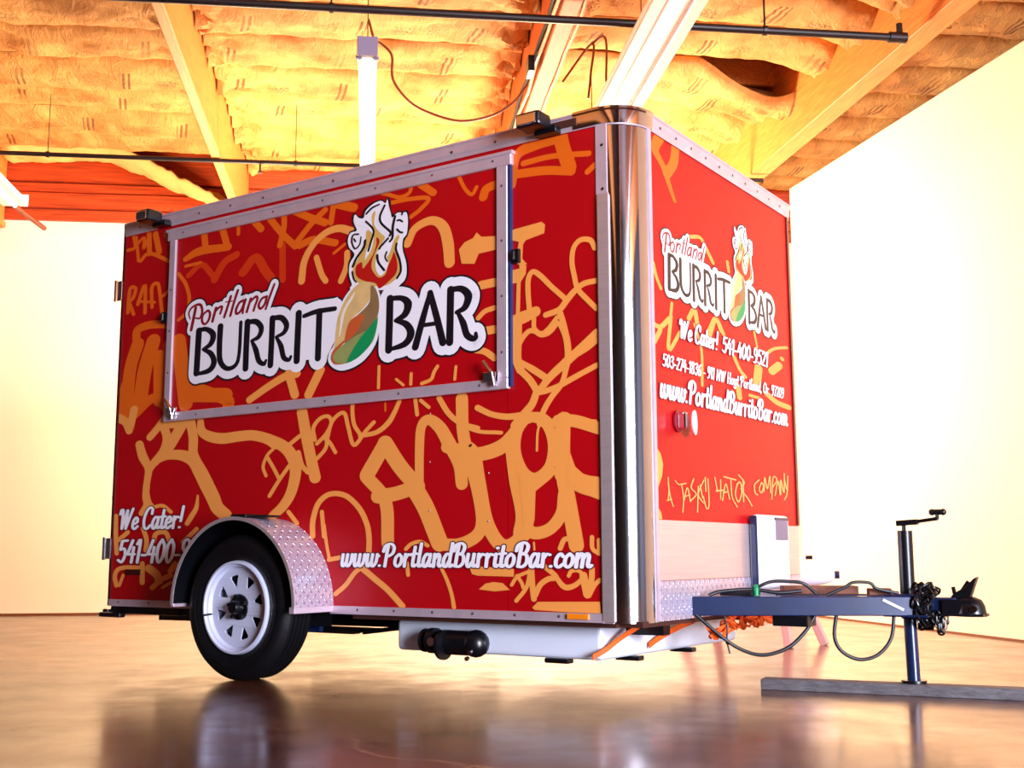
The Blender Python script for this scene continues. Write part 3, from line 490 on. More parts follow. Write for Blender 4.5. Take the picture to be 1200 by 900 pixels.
# joists and kraft-faced batts between them
def zc(d): return 4.185 + 0.045 * max(0.0, d - 6.0)
rows = [4.5, 5.1, 5.7, 6.3, 6.9, 7.5, 8.1, 8.7, 9.3, 9.9, 10.5, 11.1, BW - 0.1]
bays = [(-6.0, -3.66), (-3.55, -1.29), (-1.22, 1.09), (1.23, 3.44), (3.70, 5.9)]
for bi, (r0, r1) in enumerate(bays):
    for ri, d in enumerate(rows[:-1]):
        room_obj('joist', MB().box((r0 - 0.02, d - 0.02, zc(d) + 0.005), (r1 + 0.02, d + 0.02, 4.62)), M_beam, parent=ceiling)
def fbm(x, y, z=0.0, o=3):
    return noise.fractal(Vector((x, y, z)), 1.0, 2.0, o)
nb = 0
for bi, (r0, r1) in enumerate(bays):
    for ri in range(len(rows) - 1):
        d0, d1 = rows[ri] + 0.012, rows[ri + 1] - 0.012
        near = rows[ri] > 5.5
        step = 0.04 if near else 0.12
        nx = int((r1 - r0) / step); ny = 18 if near else 6
        seed = bi * 7.3 + ri * 3.1
        hang = None
        if bi == 3 and ri == 6: hang = 'lens'
        if bi == 1 and ri == 11: hang = 'fall'
        vs = []
        for i in range(nx + 1):
            u = i / nx; x = r0 + (r1 - r0) * u
            for j in range(ny + 1):
                v = j / ny; y = d0 + (d1 - d0) * v
                e = min(u, 1 - u) * (r1 - r0)
                belly = math.sin(PI * v) ** 0.6
                sag = 0.055 + 0.045 * (0.5 + fbm(x * 0.9, seed))
                z = zc(y) - sag * belly
                crump = max(0.0, 1 - e / 0.35)
                z += 0.028 * fbm(x * 2.2 + seed, y * 5.0, 1.0) * belly
                z += 0.022 * fbm(x * 7 + seed * 2, y * 3.0, 4.0) * belly
                rid = abs(fbm(x * 4.0 + y * 3.0 + seed, y * 6.0 - x * 1.5, 7.0, 2))
                z -= 0.05 * (0.25 - rid) * belly * (0.5 + crump * 1.6)
                z += 0.10 * crump * (fbm(x * 9, y * 9, seed)) * belly
                if bi == 3 and u > 0.6: z -= 0.16 * max(0, 1 - (r1 - x) / 0.6) ** 1.3 * (0.6 + 0.8 * belly)
                if ri in (3, 7, 9) and bi in (1, 2): z -= 0.05 * math.sin(PI * u) * v
                yy = y
                if hang == 'lens':
                    t = (x - 2.42) / (3.43 - 2.42)
                    if 0 < t < 1:
                        k = math.sin(PI * t ** 1.4) ** 0.8 * (1 - v) ** 1.2
                        z -= 0.17 * k; yy = y + 0.26 * k
                if hang == 'fall':
                    t = min(1, max(0, (x + 2.55) / 1.15))
                    k = t ** 1.1
                    z += 0.09 * (1 - k) - 0.42 * k * (1 - 0.15 * v) + 0.045 * k * fbm(x * 11, y * 9)
                    yy = d0 + 0.28 * k + (d1 - d0 - 0.30 * k) * v
                vs.append((x, yy, z))
        fs = [(i * (ny + 1) + j, (i + 1) * (ny + 1) + j, (i + 1) * (ny + 1) + j + 1, i * (ny + 1) + j + 1) for i in range(nx) for j in range(ny)]
        mb = MB().add(vs, fs)
        o = mb.build('insulation_batt', M_batt_lit if hang == 'fall' else M_batt, ceiling, smooth=True)
        sd = random.random() * 3
        set_uv(o, lambda c, d0=d0, d1=d1, sd=sd: (c.x + sd, (c.y - d0) / (d1 - d0)))
        if hang:
            md = o.modifiers.new('solid', 'SOLIDIFY'); md.thickness = 0.05; md.offset = 1
            o['label'] = 'torn batt drooping open beside the thick beam' if hang == 'lens' else 'pale batt fallen away at the back wall'

def rthing(name, label, cat, group=None):
    o = empty(name); o.matrix_world = ROOM
    return tag(o, label, cat, group)
# sprinkler pipes
t = rthing('sprinkler_pipe', 'long black iron pipe crossing the whole ceiling nearest the camera', 'pipe')
MB().tube([(-6, 6.46, 3.7), (3.2, 6.46, 3.7)], 0.024, 12).build('pipe', M_pipe, t, smooth=True)
MB().tube([(3.14, 6.46, 3.7), (3.25, 6.46, 3.7)], 0.034, 12).build('end_cap', M_pipe, t, smooth=True)
for x in (-0.25, 2.35):
    MB().tube([(x, 6.46, 3.7), (x, 6.46, 4.2)], 0.006, 6).tube([(x - 0.012, 6.46, 3.7), (x + 0.012, 6.46, 3.7)], 0.031, 12).build('hanger', M_pipe, t)
MB().tube([(3.21, 6.46, 3.7), (3.21, 6.46, 3.79)], 0.02, 8).build('elbow', M_pipe, t, smooth=True)
t = rthing('sprinkler_pipe', 'thin dark pipe running across the ceiling close to the back wall', 'pipe')
MB().tube([(-6, 9.25, 3.7), (3.3, 9.25, 3.7)], 0.018, 12).build('pipe', M_pipe, t, smooth=True)
for x in (-2.55, -0.62, 1.9):
    MB().tube([(x, 9.25, 3.7), (x, 9.25, 4.2)], 0.003, 6).tube([(x - 0.012, 9.25, 3.7), (x + 0.012, 9.25, 3.7)], 0.025, 12).build('hanger', M_pipe, t)
for x in (-0.9, 0.3): MB().tube([(x, 9.25, 3.7), (x, 9.25, 3.62)], 0.008, 6).tube([(x, 9.25, 3.62), (x, 9.25, 3.61)], 0.02, 8).build('sprinkler_head', M_pipe, t)
# light fixtures
t = rthing('strip_light', 'narrow white strip light hanging end-on above the middle of the trailer', 'ceiling light')
MB().box((-0.098, 6.71, 3.57), (0.018, 9.0, 3.63)).build('housing', M_fixt, t, bevel=0.008)
MB().tube([(-0.04, 6.75, 3.543), (-0.04, 8.97, 3.543)], 0.022, 12).build('tube', M_tubeg, t, smooth=True)
MB().box((-0.103, 6.69, 3.525), (0.023, 6.74, 3.645)).build('end_cap', M_grey, t, bevel=0.006)
MB().tube([(-0.09, 6.73, 3.53), (-0.09, 6.77, 3.53)], 0.02, 8).tube([(0.01, 6.73, 3.53), (0.01, 6.77, 3.53)], 0.02, 8).build('lamp_holder', M_grey, t)
for yy in (6.85, 8.8): MB().tube([(-0.04, yy, 3.63), (-0.04, yy, 4.12)], 0.004, 6).build('hanger', M_wire, t)
def reflector_fixture(t, r, d0, d1, z, W=0.33):
    prof = [(-0.5, 0.02), (-0.47, 0.0), (-0.2, 0.055), (-0.2, 0.01), (0.2, 0.01), (0.2, 0.055), (0.47, 0.0), (0.5, 0.02), (0.5, 0.03), (0.2, 0.09), (-0.2, 0.09), (-0.5, 0.03)]
    P = [(r + a * W, b + z) for a, b in prof]
    n = len(P)
    vs = [(a, d0, b) for a, b in P] + [(a, d1, b) for a, b in P]
    fs = [(i, (i + 1) % n, n + (i + 1) % n, n + i) for i in range(n)]
    MB().add(vs, fs).build('reflector', M_fixt, t)
    for s_ in (-1, 1):
        MB().box((r + s_ * W * 0.36 - 0.035, d0 + 0.02, z - 0.02), (r + s_ * W * 0.36 + 0.035, d1 - 0.02, z + 0.03)).build('wing', M_fixt, t, bevel=0.006)
    for s_ in (-1, 1):
        MB().box((r + s_ * W * 0.20 - 0.006, d0 + 0.02, z - 0.004), (r + s_ * W * 0.20 + 0.006, d1 - 0.02, z + 0.002)).build('slot', M_fdark, t)
    MB().tube([(r, d0 + 0.03, z - 0.014), (r, d1 - 0.03, z - 0.014)], 0.019, 12).build('tube', M_tubeg, t, smooth=True)
    for dd in (d0, d1): MB().box((r - W / 2, dd - 0.01, z - 0.005), (r + W / 2, dd + 0.01, z + 0.09)).build('end_cap', M_fixt, t)
t = rthing('reflector_light', 'wide pinkish-white reflector light with glowing tube above the trailer corner', 'ceiling light')
reflector_fixture(t, 1.62, 4.0, 8.4, 3.5, 0.31)
for yy in (4.6, 6.6, 8.2): MB().tube([(1.62, yy, 3.59), (1.62, yy, 4.12)], 0.004, 6).build('hanger', M_wire, t)
t = rthing('reflector_light', 'white strip light cut by the left edge of the photo near the back wall', 'ceiling light')
reflector_fixture(t, -2.99, 7.4, 10.0, 3.5, 0.19)
MB().tube([(-3.15, 8.8, 3.52), (-2.97, 10.8, 3.52)], 0.022, 8).build('support_pipe', M_wire, t, smooth=True)
# cables and conduits
c = MB().tube([(-0.04, 7.55, 4.16), (0.0, 7.6, 4.04), (0.05, 7.6, 4.01), (0.12, 7.6, 3.93), (0.13, 7.6, 3.76), (0.24, 7.6, 3.61), (0.39, 7.6, 3.53), (0.59, 7.6, 3.485), (0.8, 7.6, 3.53), (0.95, 7.6, 3.63), (1.055, 7.6, 3.77)], 0.009, 8, smooth=5).build('power_cable', M_wire, None, smooth=True)
c.matrix_world = ROOM; tag(c, 'brown cable sagging from strip light over to the middle beam', 'cable')
c = MB().tube([(1.30, 7.6, 3.80), (1.45, 7.3, 3.95), (1.42, 7.2, 3.7), (1.40, 7.2, 3.52)], 0.008, 8, smooth=5).tube([(1.45, 7.3, 3.95), (1.5, 7.1, 3.9), (1.49, 7.05, 3.58)], 0.008, 8, smooth=5).build('power_cable', M_wire, None, smooth=True)
c.matrix_world = ROOM; tag(c, 'loose dark cable dangling between middle beam and the wide light', 'cable')
for k, (x, z, rr, m, lb) in enumerate(((1.078, 3.80, 0.012, M_cond, 'galvanised conduit lowest on the left face of middle beam'), (1.07, 3.86, 0.016, M_pipe, 'dark pipe above the galvanised conduit on middle beam'), (1.235, 3.785, 0.014, M_cond, 'grey conduit along the right lower edge of middle beam'))):
    mb = MB()
    P = []
    for i in range(30):
        d = 5 + i * 0.23
        if d > 11.4: break
        P.append((x + 0.006 * math.sin(i * 1.7 + k), d, z + 0.012 * math.sin(i * 0.9 + k * 2)))
    o = mb.tube(P, rr, 8).build('conduit', m, None, smooth=True)
    o.matrix_world = ROOM; tag(o, lb, 'conduit')
o = MB().box((1.01, 7.25, 3.72), (1.055, 7.40, 3.83)).build('junction_box', M_dark, None, bevel=0.006)
o.matrix_world = ROOM; tag(o, 'small black junction box on the left of the middle beam', 'electrical box')
# ------------------------------------------------------------------ the trailer (front left corner over the origin, +x forward, +y to its right)
L, W, RC = 3.129, 1.86, 0.157
ZB, ZR0, ZR1 = 0.304, 2.297, 2.366
tr = empty('concession_trailer', (0, 0, 0))
tag(tr, 'red graffiti-wrapped burrito concession trailer standing on one visible wheel', 'trailer')
def outline(off=0.0, n=14, rearoff=0.0):
    """footprint, rear-left -> front-left corner -> front-right corner -> rear-right"""
    P = [(-L - rearoff, -off)]
    r = RC + off
    for k in range(n + 1):
        a = PI / 2 * k / n
        P.append((-RC + r * math.sin(a), RC - r * math.cos(a)))
    for k in range(n + 1):
        a = PI / 2 * k / n
        P.append((-RC + r * math.cos(a), W - RC + r * math.sin(a)))
    P.append((-L - rearoff, W + off))
    return P
def sweep(mb, path, prof, closed=False):
    """prof [(off, z)] swept round outline given as function of offset"""
    rings = [[(*q, z) for q in path(off)] for off, z in prof]
    n = len(rings[0]); vs = [p for r in rings for p in r]; m_ = len(prof)
    fs = []
    for j in range(m_):
        j2 = (j + 1) % m_
        for i in range(n if closed else n - 1):
            i2 = (i + 1) % n
            fs.append((j * n + i, j * n + i2, j2 * n + i2, j2 * n + i))
    return mb.add(vs, fs)
# wrapped shell (left, front and rear sides, floor and roof as one box)
mb = MB()
P = outline(-0.004)
n = len(P)
vs = [(*p, ZB + 0.005) for p in P] + [(*p, 2.355) for p in P]
fs = [(i, (i + 1) % n, n + (i + 1) % n, n + i) for i in range(n)] + [tuple(range(n)), tuple(range(n, 2 * n))]
shell = mb.add(vs, fs).build('body_shell', M_red, tr)
# left side wrap panel seams: three sheets, butt jointed
for x0, x1 in ((-L + 0.002, -1.802), (-1.799, -0.60), (-0.597, -0.15)):
    MB().box((x0, -0.0, 0.33), (x1, 0.01, 2.30)).build('side_sheet', M_red, tr)
MB().box((-0.01, RC + 0.004, 0.69), (0.0, W - RC + 0.02, 2.30)).build('front_sheet', M_red, tr)
roof = MB()
P = outline(-0.02); n = len(P)
roof.add([(*p, 2.35) for p in P] + [(p[0] * 0.98 - 0.02, 0.93 + (p[1] - 0.93) * 0.9, 2.385) for p in P], [(i, (i + 1) % n, n + (i + 1) % n, n + i) for i in range(n)] + [tuple(range(n, 2 * n))]).build('roof', M_alu, tr)
# top rail
sweep(MB(), lambda o: outline(o), [(0.0, ZR0), (0.006, ZR0 - 0.002), (0.007, ZR0 + 0.012), (0.010, ZR0 + 0.022), (0.010, ZR1 - 0.012), (0.016, ZR1 - 0.008), (0.016, ZR1), (-0.03, ZR1 + 0.004), (-0.03, ZR0)]).build('top_rail', M_alu, tr, bevel=0.0)
cap = sweep(MB(), lambda o: outline(o)[1:16] if False else [( -RC - 0.10, -o)] + outline(o)[1:16] + [(o, RC + 0.02)], [(0.011, ZR0 + 0.002), (0.013, ZR0 + 0.03), (0.013, ZR1 - 0.012), (0.019, ZR1 - 0.006), (0.019, ZR1 + 0.004), (-0.02, ZR1 + 0.008), (0.0, ZR0)])
cap.build('corner_cap', M_chrome, tr, smooth=True)
# rivets
def rivets(name, pts, face, m=M_alu, r=0.005, parent=tr, off=0.012):
    mb = MB()
    for a, z in pts:
        c = (a, -off, z) if face == 's' else (off, a, z)
        n_ = 8; vs = []
        for k in range(n_):
            an = 2 * PI * k / n_
            u, v = math.cos(an) * r, math.sin(an) * r
            vs.append((c[0] + u, c[1], c[2] + v) if face == 's' else (c[0], c[1] + u, c[2] + v))
        vs.append((c[0], c[1] - 0.003, c[2]) if face == 's' else (c[0] + 0.003, c[1], c[2]))
        mb.add(vs, [(k, (k + 1) % n_, n_) for k in range(n_)])
    o = mb.build(name, m, parent); o['kind'] = 'stuff'
    return o
M_rivet = mat('rivet_steel', (120, 104, 112), 0.35, 0.8)
rivets('rivets', [(-3.0 + k * 0.235, 2.328) for k in range(12)], 's', M_rivet, 0.007)
rivets('rivets', [(0.25 + k * 0.15, 2.328) for k in range(10)], 'f', M_rivet, 0.007)
rivets('rivets', [(-3.05 + k * 0.24, 0.322) for k in range(3)] + [(-1.4 + k * 0.21, 0.322) for k in range(6)], 's', M_rivet, 0.006, off=0.009)
rivets('rivets', [(-0.128, 0.36 + k * 0.185) for k in range(11)], 's', M_chrome, 0.007, off=0.005)
rivets('rivets', [(-1.0, 0.75 + k * 0.21) for k in range(3)] + [(-0.69, 0.70), (-0.69, 0.9)], 's', M_alu, 0.004, off=0.0045)
# bottom rail, with a gap at the fender
mb = MB()
for x0, x1 in ((-L, -2.34), (-1.56, -0.146)):
    mb = MB()
    mb.box((x0, -0.008, ZB), (x1, 0.0, 0.337)).box((x0, -0.012, ZB - 0.002), (x1, 0.02, ZB + 0.003))
    mb.build('bottom_rail', M_alu, tr)
# rear edge trim
MB().box((-L - 0.012, -0.006, ZB), (-L + 0.004, 0.02, ZR1)).build('rear_edge_trim', M_redlens, tr)
MB().box((-L - 0.03, 0.01, ZB), (-L - 0.004, W - 0.01, ZR0)).build('rear_door', M_alu, tr)
# polished corner posts
def corner(front_left=True):
    mb = MB(); N = 24; r = RC + 0.001
    vs = []
    for k in range(N + 1):
        a = PI / 2 * k / N
        if front_left: x, y = -RC + r * math.sin(a), RC - r * math.cos(a)
        else: x, y = -RC + r * math.cos(a), W - RC + r * math.sin(a)
        vs += [(x, y, ZB - 0.004), (x, y, ZR0 + 0.002)]
    fs = [(2 * k, 2 * k + 2, 2 * k + 3, 2 * k + 1) for k in range(N)]
    return mb.add(vs, fs).build('corner_post', M_chrome, tr, smooth=True, fix=False)
corner(True)
corner(False)
# flat flanges beside the post
MB().box((-0.158, -0.004, ZB - 0.004), (-0.108, 0.004, ZR0)).build('post_flange', M_alu, tr)
MB().box((-0.152, -0.011, ZB + 0.0), (-0.098, -0.003, 2.005)).build('guard_strip', M_alu2, tr, bevel=0.003)
MB().box((-0.002, RC - 0.012, ZB), (0.007, RC + 0.012, ZR0)).build('post_flange', M_alu, tr)
MB().box((-0.002, W - RC - 0.004, 0.70), (0.007, W - RC + 0.02, ZR0)).build('front_edge_trim', M_redlens, tr)
# stone guard on the front
o = MB().box((0.0, RC + 0.01, 0.46), (0.006, W - RC, 0.697)).build('stone_guard', M_alu2, tr)
o = MB().box((0.0, RC + 0.01, ZB), (0.010, W - RC, 0.458)).build('tread_guard', M_tread, tr)
set_uv(o, lambda c: (c.y, c.z))
# serving hatch
hx0, hx1, hz0, hz1 = -2.735, -0.581, 1.245, 2.258
fw_ = 0.052
def fr_bar(a, b, name='frame_rail'):
    return MB().box((a[0], -0.024, a[1]), (b[0], 0.0, b[1])).build(name, M_alu, hat, bevel=0.003, seg=1)
hat = MB().box((hx0 + fw_ - 0.004, -0.012, hz0 + fw_ - 0.008), (hx1 - fw_ + 0.004, 0.0, hz1 - 0.03)).build('serving_hatch', M_red, tr)
fr_bar((hx0, hz0), (hx1, hz0 + 0.046)); fr_bar((hx0 - 0.02, hz1 - 0.05), (hx1 + 0.02, hz1 + 0.004))
fr_bar((hx0, hz0 + 0.046), (hx0 + 0.046, hz1 - 0.05)); fr_bar((hx1 - 0.056, hz0 + 0.046), (hx1, hz1 - 0.05))
MB().box((hx0 - 0.03, -0.03, hz1 - 0.004), (hx1 + 0.03, 0.0, hz1 + 0.012)).build('drip_rail', M_alu, hat, bevel=0.003)
MB().box((hx1, -0.020, hz0 + 0.01), (hx1 + 0.014, 0.0, hz1 - 0.02)).build('seal', mat('blue_black_rubber', (24, 44, 92), 0.5), hat)
rivets('rivets', [(hx0 + 0.1 + k * 0.33, hz1 - 0.02) for k in range(7)] + [(hx0 + 0.25 + k * 0.44, hz0 + 0.024) for k in range(5)] + [(hx0 + 0.023, 1.5 + k * 0.22) for k in range(3)] + [(hx1 - 0.028, 1.4 + k * 0.24) for k in range(4)], 's', M_rivet, 0.006, hat, 0.0245)
for x, z in ((hx1 - 0.075, hz0 + 0.055), (hx0 + 0.07, hz0 + 0.05)):
    mb = MB().box((x - 0.04, -0.036, z - 0.022), (x + 0.035, -0.022, z + 0.02)).tube([(x + 0.01, -0.034, z - 0.04), (x + 0.01, -0.05, z + 0.015), (x - 0.03, -0.05, z + 0.065)], 0.009, 8)
    mb.build('latch', M_chrome, hat, smooth=False, bevel=0.002)
for x, z in ((hx1 + 0.035, 1.805), (hx0 - 0.03, 1.80)):
    MB().box((x - 0.02, -0.02, z - 0.03), (x + 0.02, -0.001, z + 0.03)).tube([(x, -0.03, z - 0.02), (x, -0.03, z + 0.02)], 0.010, 8).build('catch', M_dark, tr, bevel=0.003)

# ---------------- prints on the panels: flat vinyl, a fraction of a millimetre thick
def flat(face, a, z, off):
    return (a, -off, z) if face == 's' else (off, a, z)
def ribbon(mb, pts, face, off, grow=0.0, tf=None):
    """pts [(a, z, ra, rz)] in metres"""
    if len(pts) == 2: P = [Vector(p) for p in pts]
    else:
        P = []
        n = len(pts)
        V = [Vector(p) for p in pts]
        for i in range(n - 1):
            p0 = V[i - 1] if i else V[0] * 2 - V[1]
            p1, p2 = V[i], V[i + 1]
            p3 = V[i + 2] if i + 2 < n else V[-1] * 2 - V[-2]
            for k in range(6):
                t = k / 6
                q = 0.5 * ((2 * p1) + (p2 - p0) * t + (2 * p0 - 5 * p1 + 4 * p2 - p3) * t * t + (3 * p1 - p0 - 3 * p2 + p3) * t ** 3)
                w_ = p1 * (1 - t) + p2 * t
                q[2], q[3] = w_[2], w_[3]
                P.append(q)
        P.append(V[-1])
    n = len(P)
    base = len(mb.v)
    vs = []
    T = []
    for i in range(n):
        a = P[max(i - 1, 0)]; b = P[min(i + 1, n - 1)]
        rx, rz = P[i][2] + grow, P[i][3] + grow
        tx, tz = (b[0] - a[0]) / rx, (b[1] - a[1]) / rz
        l = math.hypot(tx, tz) or 1
        tx, tz = tx / l, tz / l
        T.append((tx, tz, rx, rz))
        vs.append((P[i][0] - tz * rx, P[i][1] + tx * rz))
        vs.append((P[i][0] + tz * rx, P[i][1] - tx * rz))
    fs = [(2 * i, 2 * i + 1, 2 * i + 3, 2 * i + 2) for i in range(n - 1)]
    for end in (0, n - 1):
        tx, tz, rx, rz = T[end]
        s_ = -1 if end == 0 else 1
        k0 = len(vs); m_ = 8
        for k in range(m_ + 1):
            an = -PI / 2 + PI * k / m_
            ux = s_ * tx * math.cos(an) - tz * math.sin(an)
            uz = s_ * tz * math.cos(an) + tx * math.sin(an)
            vs.append((P[end][0] + ux * rx, P[end][1] + uz * rz))
        fs.append(tuple(range(k0, k0 + m_ + 1)))
    if tf: vs = [tf(a, b) for a, b in vs]
    mb.add([flat(face, a, z, off + i * 2e-7) for i, (a, z) in enumerate(vs)], fs)
def unpack(q, n=4): return [tuple(v / 1000 for v in q[i:i + n]) for i in range(0, len(q), n)]
def fillpoly(mb, q, face, off, tf=None, smooth=False):
    P = unpack(q, 2)
    if smooth: P = [(v.x, v.y) for v in catmull([Vector((a, b, 0)) for a, b in P], 4, True)]
    if tf: P = [tf(a, b) for a, b in P]
    tr_ = tessellate_polygon([[Vector((a, b, 0)) for a, b in P]])
    mb.add([flat(face, a, z, off) for a, z in P], [tuple(t) for t in tr_])
def pbuild(mb, name, m, parent, label=None):
    # flip so every face looks outward
    o = mb.build(name, m, parent, fix=False)
    me = o.data; bm = bmesh.new(); bm.from_mesh(me)
    bm.normal_update()
    for f_ in bm.faces:
        n_ = f_.normal
        if (n_.y > 0.5) or (n_.x < -0.5): f_.normal_flip()
    bm.to_mesh(me); bm.free()
    if label: o['label'] = label
    return o
MT = {1: M_or1, 2: M_or2, 3: M_or3}
# the hatch stands 12 mm proud, so its share of the graffiti is printed on its own sheet
def inside_hatch(P):
    cx_ = sum(p[0] for p in P) / len(P); cz_ = sum(p[1] for p in P) / len(P)
    return hx0 + 0.05 < cx_ < hx1 - 0.05 and hz0 + 0.04 < cz_ < hz1 - 0.05
def clip_rect(q, lo, hi, zl, zh):
    """Sutherland-Hodgman against a rectangle"""
    def cl(P, f, g):
        out = []
        for i in range(len(P)):
            a, b = P[i - 1], P[i]
            fa, fb = f(a), f(b)
            if (fa >= 0) != (fb >= 0):
                t = fa / (fa - fb); out.append((a[0] + (b[0] - a[0]) * t, a[1] + (b[1] - a[1]) * t))
            if fb >= 0: out.append(b)
        return out
    P = q
    for f in (lambda p: p[0] - lo, lambda p: hi - p[0], lambda p: p[1] - zl, lambda p: zh - p[1]):
        P = cl(P, f, None)
        if len(P) < 3: return []
    return P
def clipped(src, rects, face, off):
    """clip every face of a flat collector to the rectangles"""
    out = MB()
    for f_ in src.f:
        P = [(src.v[i][0] if face == 's' else src.v[i][1], src.v[i][2]) for i in f_]
        o_ = abs(src.v[f_[0]][1] if face == 's' else src.v[f_[0]][0])
        for r in rects:
            Q = clip_rect(P, *r)
            if len(Q) >= 3: out.add([flat(face, a, z, off + o_) for a, z in Q], [tuple(range(len(Q)))])
    return out
SIDE_RECTS = [(-3.122, hx0 - 0.001, 0.338, 2.292), (hx1 + 0.001, -0.16, 0.338, 2.292), (hx0 - 0.001, hx1 + 0.001, 0.338, hz0 - 0.001), (hx0 - 0.001, hx1 + 0.001, hz1 + 0.006, 2.292)]
HATCH_RECT = [(hx0 + 0.047, hx1 - 0.057, hz0 + 0.047, hz1 - 0.051)]
FRONT_RECT = [(RC + 0.014, W - RC - 0.004, 0.70, 2.294)]
for tone in (3, 2, 1):
    mb = MB(); k = 0
    lay = {3: 0.0004, 2: 0.0008, 1: 0.0014}[tone]
    for tn, q in GRAF_SIDE:
        if tn == tone: ribbon(mb, unpack(q), 's', lay + k * 0.000012); k += 1
    for tn, q in GRAF_SIDE_POLY:
        if tn == tone: fillpoly(mb, q, 's', lay + k * 0.000012); k += 1
    pbuild(clipped(mb, SIDE_RECTS, 's', 0), 'graffiti_print', MT[tone], tr)['kind'] = 'stuff'
    c_ = clipped(mb, HATCH_RECT, 's', 0.012)
    if c_.f: pbuild(c_, 'graffiti_print', MT[tone], hat)['kind'] = 'stuff'
    mb = MB(); k = 0
    for tn, q in GRAF_FRONT:
        if tn == tone: ribbon(mb, unpack(q), 'f', lay + k * 0.000012); k += 1
    for tn, q in GRAF_FRONT_POLY:
        if tn == tone: fillpoly(mb, q, 'f', lay); k += 1
    if mb.f: pbuild(clipped(mb, FRONT_RECT, 'f', 0), 'graffiti_print', MT[tone], tr)['kind'] = 'stuff'
mb = MB()
for k, q in enumerate(FRONT_TAG): ribbon(mb, unpack(q), 'f', 0.0018 + k * 0.00001)
pbuild(mb, 'tag_lettering', mat('tag_orange', (250, 170, 96), 0.45), tr, 'thin orange spray lettering')

